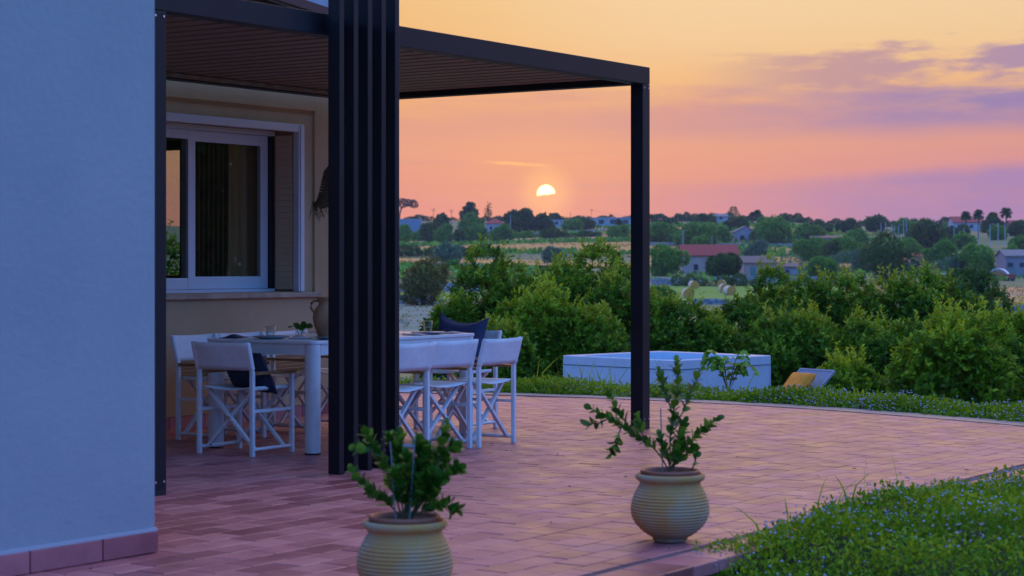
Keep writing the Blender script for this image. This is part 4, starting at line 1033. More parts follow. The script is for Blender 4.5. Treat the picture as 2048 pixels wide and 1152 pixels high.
SH = [
    (1010, 33, 488, 130, 'tall leafy shrub right of the chairs, its top against the dry fields'),
    (1165, 34, 490, 135, 'tall leafy shrub left of the far pergola post'),
    (895, 32, 585, 62, 'low leafy shrub just right of the black slats behind the tumbler'),
    (1075, 31.3, 572, 140, 'rounded yellow green shrub in front of the tall ones behind the chairs'),
    (1245, 32.4, 525, 110, 'leafy shrub directly behind the far pergola post'),
    (1345, 31.6, 578, 90, 'leafy shrub right of the far pergola post behind the hot tub'),
    (1000, 30.0, 668, 95, 'dark low shrub behind the far end chair'),
    (1180, 30.9, 625, 125, 'low shrub behind the left corner of the hot tub'),
    (1425, 31.8, 645, 80, 'low shrub in the dip behind the hot tub below the hay bales'),
    (1530, 33, 528, 120, 'tall leafy shrub right of the hay bales'),
    (1650, 34, 535, 125, 'leafy shrub above the sun lounger'),
    (1750, 34.3, 520, 130, 'tallest leafy shrub of the right hand thicket'),
    (1855, 33.5, 536, 100, 'leafy shrub at the right shoulder of the thicket'),
    (1590, 31.2, 630, 135, 'dark shrub behind the right corner of the hot tub'),
    (1745, 31.2, 635, 130, 'dark shrub right behind the sun lounger'),
    (1900, 26.5, 625, 140, 'light green shrub standing forward at the right beyond the flower strip'),
    (2035, 28.0, 625, 115, 'leafy shrub cut by the right edge of the picture'),
    (1090, 33.6, 520, 105, 'leafy shrub filling the dip between the two tall ones'),
    (1700, 28.2, 735, 70, 'small low shrub between the lounger and the light green shrub'),
]
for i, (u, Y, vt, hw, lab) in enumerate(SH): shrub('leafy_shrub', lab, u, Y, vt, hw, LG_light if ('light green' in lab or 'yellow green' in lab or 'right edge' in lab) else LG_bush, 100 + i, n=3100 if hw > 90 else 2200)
shrub('dark_shrub', 'dark fine leaved shrub behind the thicket near the right edge', 1930, 40, 548, 100, LG_dark, 140, n=2600, leaf=.085)
shrub('dark_shrub', 'dark spreading shrub at the right above the light green one', 1985, 37, 600, 70, LG_dark, 141, n=1700, leaf=.085)
# the hedge goes on beyond the picture on both sides
for i, (x, Y, h, rx) in enumerate([(-3.6, 30, 2.5, 1.5), (-5.6, 31, 2.7, 1.5), (10.2, 24, 2.1, 1.6), (13.5, 21, 2.4, 1.8), (16.5, 17, 2.4, 1.8)]):
    shrub('leafy_shrub', ['leafy shrub seen through the house window, right one', 'leafy shrub beyond the house end', 'leafy shrub just outside the right edge', 'leafy shrub farther along to the right', 'last leafy shrub along the right side'][i], 0, Y, 0, 0, LG_bush, 160 + i, n=1500, x=x, h=h, rx=rx)

# ------------------------------------------------------------------ countryside
def far_tree(label, u, vtop, vbase, w, m, seed, Y=None, name='tree', cat='tree', n=None, k=12, group='trees in the countryside', flat=None, trunk=False):
    Y = Y or Yof(vbase); px = Y / F_PX; g = ground(u, Y)
    h = max(1.0, (HY - vtop) * px + EYE - g.z); rx = w / 2 * px
    leaf = max(.16, 3.1 * px) ; rz_ = min(h * .5, h - .1) if not trunk else h * .38
    n = int(min(2600, max(400, 13 * (rx * h * 4) / leaf ** 2 / 4)))
    t = make_tree(name, label, cat, g, h, rx * 1.1, rz_, m, seed, leaf, n, k=k, group=group, low=0.0 if not trunk else None, per=4)
    return t
FT = [  # label, u, top row, base row, width, leaf
    ('dark rounded tree beside the blue grey shed', 857, 443, 476, 34, LG_dark), ('dark tree on the skyline right of the shed', 885, 429, 462, 30, LG_dark),
    ('dark clipped tree with a tall blunt top on the skyline', 937, 407, 452, 25, LG_dark), ('green tree in front of the blunt topped tree', 945, 430, 466, 52, LG_green),
    ('round green tree above the dry fields, right of the shed trees', 888, 450, 480, 38, LG_green), ('round green tree left of the red roofed villa', 952, 450, 480, 46, LG_green),
    ('round green tree below the red roofed villa', 1005, 453, 480, 44, LG_green), ('small dark tree between two round green ones', 920, 461, 480, 24, LG_dark),
    ('large dark tree right of the red roofed villa', 1037, 419, 464, 58, LG_dark), ('dark tree left of the white buildings on the skyline', 1086, 431, 464, 40, LG_dark),
    ('small tree behind the first white building', 1110, 430, 452, 26, LG_dark), ('dark tree right of the first white building', 1143, 438, 464, 42, LG_green),
    ('low dark tree below the poles on the skyline', 1170, 441, 462, 40, LG_dark), ('tree just left of the far pergola post on the skyline', 1240, 452, 480, 44, LG_green),
    ('lone round tree standing in the dry hedge line', 897, 488, 530, 50, LG_silver), ('blue green shrub above the left thicket', 1107, 497, 527, 48, LG_silver),
    ('green tree just right of the far pergola post', 1325, 449, 486, 70, LG_green), ('broad green tree with domed crown', 1400, 448, 494, 84, LG_green),
    ('dark domed tree on the skyline left of the tiered pine', 1408, 435, 460, 64, LG_dark), ('large loose tree left of the long red roof', 1335, 490, 548, 84, LG_green),
    ('dense round tree in front of the long red roof', 1447, 505, 556, 80, LG_dark), ('dark tree round the foot of the tiered pine', 1470, 441, 470, 54, LG_dark),
    ('broad tree right of the grey gable house', 1550, 440, 490, 108, LG_green), ('small round blue green tree left of the grey low house', 1512, 482, 513, 46, LG_silver),
    ('trees behind the lamp post on the slope', 1612, 453, 484, 64, LG_green), ('green tree above the silver hedge', 1622, 478, 516, 74, LG_green),
    ('small green tree right of the grey low house', 1638, 513, 558, 62, LG_green), ('very dark broad tree above the right thicket', 1770, 476, 560, 122, LG_dark),
    ('very dark domed tree behind the broad dark one', 1858, 446, 504, 94, LG_dark), ('bright green tree right of the very dark broad tree', 1880, 486, 530, 76, LG_green),
    ('green tree left of the white arched shelter', 1955, 493, 546, 84, LG_green), ('round green tree right behind the white arched shelter', 2020, 499, 536, 48, LG_green),
    ('silvery round bush left of the white arched shelter', 1913, 511, 545, 40, LG_silver), ('ragged dark tree with two tufts on the skyline', 1752, 430, 466, 44, LG_dark),
    ('low tree on the skyline, left of the ragged one', 1700, 446, 470, 60, LG_dark), ('low tree on the skyline, right of the ragged one', 1812, 445, 470, 66, LG_green),
    ('dark tree among the tall palms', 1985, 434, 470, 48, LG_dark), ('bright green tree below the tall palms', 1992, 452, 486, 36, LG_green),
    ('dark tree right of the tall palms', 2035, 444, 480, 44, LG_dark), ('dark low tree under the skyline houses at right', 1915, 455, 482, 52, LG_dark),
    ('low tree on the skyline between post and tiered pine', 1340, 443, 462, 40, LG_dark), ('low tree on the skyline right of the palm pair', 1640, 447, 470, 50, LG_dark),
    ('tree at the far left beside the shed', 806, 450, 480, 26, LG_green), ('scrubby tree in the middle distance right of the post', 1400, 470, 500, 40, LG_green),
    ('rounded tree between the gable barn and the broad tree', 1525, 455, 486, 50, LG_dark), ('green tree on the slope left of the very dark broad tree', 1690, 476, 520, 76, LG_green),
    ('dark tree behind the silver hedge', 1660, 486, 520, 50, LG_dark), ('green tree above the small red roof', 1815, 478, 512, 60, LG_green), ('green shrubby tree right of the silver hedge', 1725, 500, 540, 56, LG_silver),
    ('low green tree left of the gable barn', 1440, 458, 486, 50, LG_green), ('low green tree right of the very dark domed tree', 1920, 470, 500, 60, LG_green), ('green tree above the long red roof at left', 1372, 462, 492, 46, LG_green),
    ('green tree below the lamp posts at right', 1842, 462, 486, 50, LG_green), ('low tree on the slope right of the outbuilding', 1712, 466, 492, 54, LG_green), ('green tree at the right edge above the stone house', 2046, 478, 512, 50, LG_green),
]
for i, (lab, u, vt, vb, w, m) in enumerate(FT): far_tree(lab, u, vt, vb, w, m, 300 + i)
far_tree('brownish olive tree with feathery crown right of the black slats', 846, 516, 612, 106, LG_olive, 400, n=1500, k=26)
far_tree('round clipped dark bush at the right, above the thicket', 1940, 541, 612, 96, LG_dark, 401, Y=120, n=1300, cat='bush', name='bush')
far_tree('small green shrub in the meadow edge left of the bales', 1325, 572, 612, 44, LG_green, 402, cat='bush', name='bush')
far_tree('small shrub at the foot of the stone wall below the lone tree', 905, 523, 542, 26, LG_green, 403, cat='bush', name='bush')

for i, (x, y, h_, rx_) in enumerate(((15.5, 19.4, 6.5, 2.6), (19.5, 18.0, 7.5, 3.0))):
    make_tree('tree', ['dark tree mirrored in the window, nearer one right of the picture', 'dark tree mirrored in the window, farther one right of the picture'][i], 'tree', (x, y, tz(x, y)), h_, rx_, h_ * .45, LG_dark, 450 + i, .17, 4200, k=14, group='trees right of the terrace', per=5)

def hedge(label, u0, u1, Y, h, m, seed, depth=3.0, group='hedges between the fields'):
    r = np.random.default_rng(seed); g0, g1 = ground(u0, Y), ground(u1, Y); L = g1.x - g0.x; px = Y / F_PX
    t = thing('hedge', label, 'hedge', ((g0.x + g1.x) / 2, Y, tz((g0.x + g1.x) / 2, Y)), 0, group)
    k = max(6, int(L / h * 1.6)); hv = np.clip(1 + .45 * np.sin(np.arange(k) * .9 + seed) * np.sin(np.arange(k) * .37) + .25 * r.normal(size=k), .35, 1.8); bl = [((i + .5) / k * L - L / 2 + r.normal() * .2, r.normal() * .4, h * hv[i] * (.30 + .25 * r.random()), h * hv[i] * (.40 + .22 * r.random())) for i in range(k)]
    leaf = max(.18, 2.6 * px); p, d = crown_points(r, bl, min(5000, int(k * 170)), low_cut=-.3)
    link('foliage', leaf_mesh('foliage', m, *twig_leaves(r, p, d, 5, leaf, leaf * .55, leaf)), t)['kind'] = 'stuff'
    MB().tube([(-L / 2, 0, .15), (L / 2, 0, .15)], .12, 5).build('stem', bark, t)
hedge('long dark hedge across the dry fields behind the lone tree', 770, 1010, 520, 2.2, LG_dark, 501)
hedge('dark hedge below the white buildings on the slope', 1085, 1200, 690, 2.6, LG_dark, 502)
hedge('low dark hedge behind the hay bales', 1350, 1450, 305, 1.7, LG_dark, 503)
hedge('low hedge right of the hay bales', 1448, 1530, 306, 1.3, LG_dark, 504)
hedge('silvery feathery hedge right of the grey low house', 1570, 1720, 420, 3.0, LG_silver, 505)
hedge('silvery feathery hedge left of the white arched shelter', 1800, 1900, 400, 2.4, LG_silver, 506)
hedge('tree line along the skyline at the right', 1580, 1900, 905, 2.3, LG_dark, 507)
hedge('tree line along the skyline in the middle', 1300, 1600, 930, 2.1, LG_dark, 508)
hedge('tree line along the skyline at the left', 780, 1280, 960, 1.8, LG_dark, 509)
hedge('tree line along the skyline beneath the tall palms', 1890, 2080, 800, 2.8, LG_green, 510)
hedge('scrub line on the slope right of the post', 1300, 1420, 640, 2.2, LG_green, 511)
hedge('scrub below the trees at the left', 790, 1080, 705, 2.4, LG_green, 512)

def stone_wall(label, u0, u1, Y, h, seed, slope=0.0):
    r = np.random.default_rng(seed); g0, g1 = ground(u0, Y), ground(u1, Y + slope); n = max(8, int((g1 - g0).length / .55))
    mb = MB()
    for row in range(3):
        for i in range(n):
            t = (i + .5 + (row % 2) * .5) / n; x = g0.x + (g1.x - g0.x) * t; y = g0.y + (g1.y - g0.y) * t; z = tz(x, y) + h * row / 3
            s = (g1 - g0).length / n; a = s * (.42 + .16 * r.random()); b = .32 + .06 * r.random(); c = h / 3 * (.92 + .3 * r.random())
            c0 = Vector((x + r.normal() * .05, y + r.normal() * .04, z)); vs = []
            for dz in (-.05, c):
                for sx, sy in ((-1, -1), (1, -1), (1, 1), (-1, 1)): vs.append((c0.x + sx * a * r.uniform(.8, 1.05), c0.y + sy * b * r.uniform(.8, 1.05), c0.z + dz + r.uniform(-.04, .04)))
            mb.add(vs, [(4, 5, 6, 7), (0, 1, 5, 4), (1, 2, 6, 5), (2, 3, 7, 6), (3, 0, 4, 7)])
    t = thing('stone_wall', label, 'wall', (0, 0, 0), 0, 'dry stone walls between the fields'); mb.build('stones', stone, t)['kind'] = 'stuff'
stone_wall('dry stone wall below the lone tree in the left fields', 868, 1010, 425, 1.0, 601)
stone_wall('dry stone wall right of the brownish olive tree', 800, 960, 272, 1.1, 602)
stone_wall('nearest dry stone wall, beside the black slats under the olive tree', 770, 880, 196, .9, 603)
stone_wall('dry stone wall behind the hay bales by the round bushes', 1300, 1400, 318, 1.1, 604)
stone_wall('dry stone wall in front of the bale meadow', 1385, 1460, 196, .55, 605)
stone_wall('dry stone wall below the grey low house', 1430, 1720, 330, 1.2, 606)
stone_wall('dry stone wall at the right edge beyond the clipped bush', 1960, 2080, 150, .7, 607)
stone_wall('long field wall across the slope below the gable house', 1290, 1660, 610, 1.4, 608)
stone_wall('field wall on the slope at the far left', 1060, 1290, 735, 1.5, 609)

bale_m = mat('straw', (.74, .30, .06), (.58, .23, .05), rough=1, scale=5, bump=.6, bscale=14); bale_skin = mat('bale_net', (.76, .56, .40), (.66, .46, .32), rough=.8, scale=4)
def bale(label, u, Y, rz, d=1.3):
    g = ground(u, Y); t = thing('hay_bale', label, 'hay bale', g, rz, 'round hay bales in the meadow'); r_ = d / 2; w = 1.2
    mb = MB(); mb.tube([(0, -w / 2, r_), (0, w / 2, r_)], r_, 28, cap=False); mb.build('netting', bale_skin, t)
    for s in (-1, 1):
        e = MB(); e.lathe([(r_ * q, (.0 if q > .9 else .02 * (1 - q) + .012 * (int(q * 10) % 2))) for q in (0.001, .1, .2, .3, .4, .5, .6, .7, .8, .9, 1.0)], 28)
        e.v = [(x, s * (w / 2 + z), y + r_) for x, y, z in e.v]; e.build('straw_end', bale_m, t)
bale('hay bale farthest left in the bale meadow right of the post', 1387, 285, .25); bale('hay bale at the back of the meadow near the hedge', 1443, 296, -.2)
bale('upper of two overlapping hay bales', 1448, 262, .15); bale('lower of two overlapping hay bales, whitest top', 1459, 244, .35); bale('nearest hay bale, half hidden by the shrubs', 1376, 228, .1)
bale('lone hay bale in the small meadow right of the olive tree', 902, 355, .3)

def tufts(name, label, boxes, n, m, size, seed):
    r = np.random.default_rng(seed); P_, D_, L_ = [], [], []
    for (x0, x1, y0, y1) in boxes:
        k = int(n / len(boxes)); c = max(4, k // 14); cx = r.uniform(x0, x1, c); cy = r.uniform(y0, y1, c); i = r.integers(0, c, k); px = (y0 + y1) / 2 / F_PX
        x = cx[i] + r.normal(size=k) * 5 * size; y = cy[i] + r.normal(size=k) * 3 * size; z = terrain_z(x, y) + .2 * (y > 300)
        P_.append(np.stack([x, y, z], -1)); D_.append(np.stack([r.normal(size=k) * .7, r.normal(size=k) * .4, np.ones(k)], -1)); L_.append(size * (.5 + r.random(k)) * max(.4, px * 9))
    P_, D_, L_ = map(np.concatenate, (P_, D_, L_))
    o = link(name, leaf_mesh(name, m, P_, D_, np.tile([0, -1.0, .2], (len(P_), 1)), L_, L_ * .7, r.random(len(P_)))); tag(o, label, 'scrub', kind='stuff')
tufts('field_scrub', 'low green scrub dotted over the distant fields', [(-40, 8, 330, 440), (-90, 120, 540, 565), (-90, 120, 636, 655), (-80, 130, 700, 800), (30, 130, 330, 460), (50, 130, 545, 700)], 9000, LG_green, .9, 701)
tufts('dry_tufts', 'dry yellowish grass tufts over the distant fields', [(-30, 4, 100, 215), (20, 70, 90, 200), (-80, 110, 440, 560), (-90, 130, 560, 720), (50, 110, 190, 300), (-70, 60, 270, 350)], 12000, LG_straw, .42, 702)
rl2 = random.Random(9); lit = MB()
for k in range(46):
    a, b = rl2.uniform(-2.5, 7.5), rl2.uniform(-3.4, 1.2); q = P(a, b); an = rl2.uniform(0, 6.28); ln = rl2.uniform(.008, .026); w_ = ln * rl2.uniform(.25, .5); c_, s_ = math.cos(an), math.sin(an)
    lit.add([(q.x + c_ * x - s_ * y, q.y + s_ * x + c_ * y, .006 + z) for x, y, z in ((-ln, 0, .0), (0, -w_, .006), (ln, 0, .002), (0, w_, .007))], [(0, 1, 2, 3)])
tag(lit.build('leaf_litter', bark), 'tiny dry leaves and specks scattered on the terrace tiles', 'litter', kind='stuff')

# buildings
def wallmat(n, c): return mat(n, c, tuple(q * .85 for q in c), rough=.9, scale=.8)
red_tile = mat('red_roof_tile', (.46, .06, .04), (.34, .05, .04), rough=.8, scale=2.5, stretch=(1, 6, 1)); grey_roof = mat('grey_roof', (.20, .17, .17), (.27, .23, .22), rough=.9, scale=2)
brown_roof = mat('brown_roof', (.20, .12, .10), (.28, .17, .13), rough=.9, scale=2, stretch=(1, 5, 1))
win_dark = mat('far_window', (.03, .035, .05), rough=.15)
def building(label, u0, u1, Y, hw, depth, wm, rm=None, rise=0.0, kind='gable', rz=0.0, wins=(), door=None, over=.3, sink=.5, axis='x', name='farmhouse'):
    u = (u0 + u1) / 2; g = ground(u, Y); w = (u1 - u0) / F_PX * Y
    t = thing(name, label, 'building', (g.x, g.y + depth / 2, g.z), rz)
    wl = MB(); x0, x1, y0, y1 = -w / 2, w / 2, -depth / 2, depth / 2
    if kind == 'gable' and axis == 'y':
        pts = [(x0, -sink), (x1, -sink), (x1, hw), (0, hw + rise), (x0, hw)]; n = 5
        wl.add([(x, y0, z) for x, z in pts] + [(x, y1, z) for x, z in pts], [(0, 1, 2, 3, 4), (9, 8, 7, 6, 5)] + [(i, i + 5, (i + 1) % 5 + 5, (i + 1) % 5) for i in range(5)])
    elif kind == 'gable':
        pts = [(y0, -sink), (y1, -sink), (y1, hw), (0, hw + rise), (y0, hw)]
        wl.add([(x0, y, z) for y, z in pts] + [(x1, y, z) for y, z in pts], [(0, 1, 2, 3, 4), (9, 8, 7, 6, 5)] + [(i, i + 5, (i + 1) % 5 + 5, (i + 1) % 5) for i in range(5)])
    else: wl.box(x0, x1, y0, y1, -sink, hw)
    wl.build('wall', wm, t, fix=True)
    if rm:
        rf = MB(); e = over; th = .22
        if kind == 'gable' and axis == 'y':
            for s in (-1, 1):
                p = [(0, hw + rise + .03), (s * (w / 2 + e), hw - rise * e / (w / 2) + .03)]
                rf.add([(p[0][0], y, p[0][1] + d) for y in (y0 - e, y1 + e) for d in (0, th)] + [(p[1][0], y, p[1][1] + d) for y in (y0 - e, y1 + e) for d in (0, th)], [(0, 1, 3, 2), (4, 6, 7, 5), (0, 4, 5, 1), (2, 3, 7, 6), (1, 5, 7, 3), (0, 2, 6, 4)])
        elif kind == 'gable':
            for s in (-1, 1):
                p = [(0, hw + rise + .03), (s * (depth / 2 + e), hw - rise * e / (depth / 2) + .03)]
                rf.add([(x, p[0][0], p[0][1] + d) for x in (x0 - e, x1 + e) for d in (0, th)] + [(x, p[1][0], p[1][1] + d) for x in (x0 - e, x1 + e) for d in (0, th)], [(0, 1, 3, 2), (4, 6, 7, 5), (0, 4, 5, 1), (2, 3, 7, 6), (1, 5, 7, 3), (0, 2, 6, 4)])
        elif kind == 'hip':
            q = min(w, depth) * .42; a0, a1, b0, b1 = x0 - e, x1 + e, y0 - e, y1 + e
            rf.add([(a0, b0, hw), (a1, b0, hw), (a1, b1, hw), (a0, b1, hw), (a0 + q, 0, hw + rise), (a1 - q, 0, hw + rise), (a0, b0, hw - .15), (a1, b0, hw - .15), (a1, b1, hw - .15), (a0, b1, hw - .15)],
                   [(0, 1, 5, 4), (2, 3, 4, 5), (1, 2, 5), (3, 0, 4), (6, 7, 1, 0), (7, 8, 2, 1), (8, 9, 3, 2), (9, 6, 0, 3)])
        else: rf.box(x0 - e, x1 + e, y0 - e, y1 + e, hw + .002, hw + .2)
        rf.build('roof', rm, t, fix=True)
    for (fx_, fz, ww, wh) in wins:
        wo = MB().box(x0 + fx_ * w - ww / 2, x0 + fx_ * w + ww / 2, y0 - .06, y0 - .004, fz, fz + wh).build('window', win_dark, t)
        MB().box(x0 + fx_ * w - ww / 2 - .08, x0 + fx_ * w + ww / 2 + .08, y0 - .12, y0 - .002, fz - .12, fz - .004).build('sill', wm, wo)
    if door:
        fx_, ww, wh = door; MB().box(x0 + fx_ * w - ww / 2, x0 + fx_ * w + ww / 2, y0 - .06, y0 - .004, 0, wh).build('door', mat('green_door', (.10, .22, .20), rough=.6), t)
    return t
W_white = wallmat('far_white', (.42, .41, .42)); W_blue = wallmat('shed_blue', (.24, .31, .40)); W_pink = wallmat('far_pink', (.52, .32, .27)); W_grey = wallmat('far_grey', (.36, .33, .36)); W_stone = wallmat('far_stone', (.28, .25, .27)); W_cream = wallmat('far_cream', (.60, .52, .45))
shed = building('blue grey metal shed on the skyline beside the slats', 770, 842, 800, 5.2, 10, W_blue, wallmat('pale_sheet', (.66, .66, .68)), 0, 'flat', over=.2, name='metal_shed')
for k in range(16): MB().box(-7.2 + k * .92, -7.2 + k * .92 + .25, -5.06, -5.004, 0, 5.1).build('wall_rib', W_blue, shed)
building('villa with red hipped roof among the skyline trees', 971, 1008, 800, 3.6, 8, W_white, red_tile, 2.0, 'hip', wins=((.3, 1.0, 1.1, 1.4), (.7, 1.0, 1.1, 1.4)))
building('low white building on the skyline left of the poles', 1104, 1136, 850, 3.0, 7, W_white, grey_roof, 0, 'flat', wins=((.3, 1, 1.2, 1.2),))
building('small white flat building beside the tallest pole', 1168, 1190, 860, 3.2, 7, W_white, grey_roof, 0, 'flat', wins=((.5, 1, 1.2, 1.2),))
building('long white flat roofed building left of the far pergola post', 1192, 1262, 830, 3.4, 8, W_white, mat('pale_roof', (.5, .52, .58), rough=.8), 0, 'flat', wins=((.15, .8, 2.2, 1.8), (.5, .8, 3.0, 1.8), (.85, .8, 2.2, 1.8)))
building('grey gable ended barn on the slope below the palm pair', 1468, 1514, 640, 3.6, 9, W_grey, grey_roof, 1.9, 'gable', axis='y', wins=((.35, 1.0, 1.2, 1.6),), name='barn')
building('small white house peeping over trees left of the tiered pine', 1428, 1456, 800, 3.4, 7, W_white, grey_roof, 1.0, 'gable', wins=((.5, 2.4, 1.2, 1.0),))
building('house with long red tiled roof behind the dense round tree', 1364, 1476, 405, 3.9, 7, W_pink, red_tile, 2.1, 'gable', wins=((.55, .9, .9, 1.2), (.25, .9, .9, 1.2), (.83, .9, .9, 1.2)))
building('low stone house with brown roof and green door above the right thicket', 1488, 1552, 372, 2.9, 7, W_pink, brown_roof, 1.2, 'gable', wins=((.72, 1.0, .8, 1.0),), door=(.28, 1.0, 2.2))
building('lower grey annexe right of the low stone house', 1553, 1596, 374, 2.1, 5, W_grey, brown_roof, .6, 'gable', wins=((.5, .9, .7, .7),))
building('small building with a red roof between two very dark trees', 1822, 1846, 470, 2.6, 5, W_pink, red_tile, .8, 'hip')
building('white gabled house with red roof below the palms on the skyline', 1906, 1968, 780, 3.4, 9, W_white, red_tile, 2.2, 'gable', wins=((.2, 1.2, 1.2, 1.3), (.6, 1.2, 1.2, 1.3)))
building('red roofed house at the right edge below the small palm', 2022, 2060, 720, 3.0, 8, W_pink, red_tile, 1.4, 'gable')
building('grey stone house cut by the right edge of the picture', 2012, 2085, 372, 4.0, 8, W_stone, grey_roof, 1.1, 'gable', wins=((.12, 2.0, 1.1, .8), (.45, 2.0, 1.1, .8)), door=(.2, .9, 1.9))
building('low long wall like outbuilding with reddish roof on the slope', 1622, 1690, 640, 1.8, 5, W_grey, mat('faded_red_roof', (.40, .16, .11), rough=.9), .6, 'gable')
building('dark stone hut with pale roof slab above the right thicket', 1858, 1902, 330, 1.5, 4, W_stone, mat('pale_slab', (.66, .56, .50), rough=.9), 0, 'flat', over=.15, name='stone_hut')
# white arched shelter with timber front
g = ground(1998, 352); sh_ = thing('arched_shelter', 'white arched shelter with orange timber front at the right', 'shelter', g, -.35)
mb = MB(); mb.grid(lambda u, v: (1.9 * math.cos(math.pi * u), -1.6 + v * 3.4, 2.1 * math.sin(math.pi * u)), 20, 4); o = mb.build('canopy', mat('white_sheet', (.74, .75, .78), rough=.6), sh_); md = o.modifiers.new('t', 'SOLIDIFY'); md.thickness = .12
MB().prism([(1.15 * math.cos(q), 1.75 * math.sin(q)) for q in np.linspace(0, math.pi, 16)], -.05, .05).build('timber_front', mat('orange_timber', (.45, .17, .05), rough=.7), sh_).matrix_local = Matrix.Translation((0, -1.5, 0)) @ Matrix.Rotation(R(90), 4, 'X')
g = ground(2020, 350); MB().box(-1.0, 1.0, -.6, .6, 0, .1)
rb = thing('red_cart', 'red box trailer standing right of the white arched shelter', 'trailer', g)
MB().box(-.9, .9, -.5, .5, .45, 1.25).build('box', mat('red_paint', (.42, .05, .03), rough=.5), rb); MB().tube([(-.5, -.55, .3), (-.5, .55, .3)], .3, 14).build('wheel', black_rubber, rb); MB().tube([(.5, -.55, .3), (.5, .55, .3)], .3, 14).build('wheel', black_rubber, rb)

# poles
wood_pole = mat('wood_pole', (.10, .08, .07), rough=.9); conc = mat('pale_pole', (.42, .45, .50), rough=.7)
def pole(label, u, vtop, vbase, m, cross=False, lampv=False, Y=None, r_=.11):
    Y = Y or Yof(vbase); g = ground(u, Y); h = EYE + (HY - vtop) / F_PX * Y - g.z
    t = thing('street_lamp' if lampv else 'utility_pole', label, 'lamp post' if lampv else 'pole', g, 0, 'lamp posts' if lampv else 'utility poles')
    MB().tube([(0, 0, -.3), (0, 0, h)], r_ * 1.3, 7, r2=r_ * .8).build('shaft', m, t)
    if cross:
        for q in (.3, .9): MB().box(-.9, .9, -.06, .06, h - q - .07, h - q + .07).build('crossarm', m, t)
    if lampv:
        MB().tube([(0, 0, h), (.3, 0, h + .12), (.9, 0, h + .15)], .05, 5).build('arm', m, t); MB().box(.7, 1.3, -.14, .14, h + .05, h + .2).build('lamp_head', m, t)
for (lab, u, vt, vb, m, c, l) in [
    ('dark pole with crossarms on the skyline above the shed trees', 867, 417, 452, wood_pole, True, False), ('dark pole with crossarms left of the blunt topped tree', 903, 419, 452, wood_pole, True, False),
    ('pale pole standing alone in the left fields', 977, 481, 520, conc, False, False), ('pale pole in front of the large dark tree', 1021, 429, 466, conc, False, False),
    ('thin dark pole left of the tallest one on the skyline', 1141, 423, 450, wood_pole, False, False), ('pale pole right of the thin dark one', 1166, 430, 462, conc, False, False),
    ('tallest dark pole with crossarm above the white buildings', 1183, 418, 450, wood_pole, True, False), ('dark pole just right of the far pergola post', 1321, 434, 458, wood_pole, False, False),
    ('mushroom topped lamp on the skyline left of the domed tree', 1375, 430, 456, wood_pole, False, True), ('pale lamp post at the left end of the long red roof', 1366, 461, 500, conc, False, True),
    ('pale pole above the middle of the long red roof', 1424, 472, 500, conc, False, False), ('pale lamp post on the slope right of the broad tree', 1573, 457, 490, conc, False, True),
    ('dark pole on the skyline at right, left of the ragged tree', 1656, 441, 470, wood_pole, False, False), ('dark pole with lamp left of the skyline pole', 1644, 445, 472, wood_pole, False, True),
    ('pale mast left of its taller neighbour under the ragged tree', 1762, 446, 476, conc, False, False), ('pale mast right under the ragged tree', 1771, 444, 476, conc, False, False),
    ('pale mast in the middle of the row', 1783, 447, 476, conc, False, False), ('thick pale mast left of the bent lamp', 1789, 452, 476, conc, False, False), ('pale lamp mast with bracket near the middle of the row', 1797, 451, 478, conc, False, True),
    ('pale bent lamp post above the row', 1807, 440, 476, conc, False, True), ('pale mast right of the bent lamp', 1813, 442, 476, conc, False, False),
    ('lamp post above the very dark domed tree', 1865, 443, 470, conc, False, True), ('lamp post left of the white gabled house', 1898, 441, 474, conc, False, True),
    ('pale mast in front of the white gabled house', 1908, 454, 490, conc, False, False), ('pale mast between the first two palms', 1927, 456, 490, conc, False, False),
    ('tall pale mast under the second palm', 1958, 450, 498, conc, False, False), ('pale lamp mast between second and third palm', 1980, 449, 500, conc, False, True),
    ('tall pale mast left of the last tall palm', 1996, 446, 494, conc, False, False), ('tall pale mast beneath the last tall palm', 2010, 447, 496, conc, False, False), ('short pale mast near the right edge', 2026, 470, 496, conc, False, False)]:
    pole(lab, u, vt, vb, m, c, l)

def palm(label, u, vtop, vbase, crown_px, seed, Y=None, trunk_show=1.0):
    Y = Y or Yof(vbase); g = ground(u, Y); h = EYE + (HY - vtop) / F_PX * Y - g.z; rc = crown_px / 2 / F_PX * Y
    r = np.random.default_rng(seed); t = thing('palm_tree', label, 'palm', g, 0, 'palms on the skyline'); hc = h - rc * .75
    MB().tube([(0, 0, -.3), (.05, 0, hc * .5), (0, 0, hc)], [.32, .26, .24], 8).build('trunk', bark, t)
    V, D, N, L, Rn = [], [], [], [], []
    for k in range(64):
        a = r.uniform(0, 2 * np.pi); e = r.uniform(-.75, 1.35); d = np.array([math.cos(a) * math.cos(e), math.sin(a) * math.cos(e), math.sin(e)])
        for j in range(6):
            tt = j / 6; base = np.array([0, 0, hc]) + d * rc * tt * .8 - np.array([0, 0, .22 * rc * tt * tt]); sd = np.cross(d, [0, 0, 1.0]); sd /= np.linalg.norm(sd) + 1e-6
            for s in (-1, 0, 1): V.append(base); D.append(d * 1.0 + sd * s * .5 - np.array([0, 0, .25 * tt])); N.append(np.array([0, -.7, .7]) + .5 * r.normal(size=3)); L.append(rc * .46); Rn.append(r.random())
    link('fronds', leaf_mesh('fronds', LG_dark, np.array(V), np.array(D), np.array(N), np.array(L), np.array(L) * .34, np.array(Rn)), t)['kind'] = 'stuff'
palm('leftmost of the four tall palms at the right', 1932, 423, 478, 22, 1); palm('second of the four tall palms at the right', 1957, 420, 484, 24, 2)
palm('third of the four tall palms, partly behind a dark tree', 1986, 425, 470, 24, 3); palm('rightmost and highest of the four tall palms', 2012, 416, 474, 26, 4)
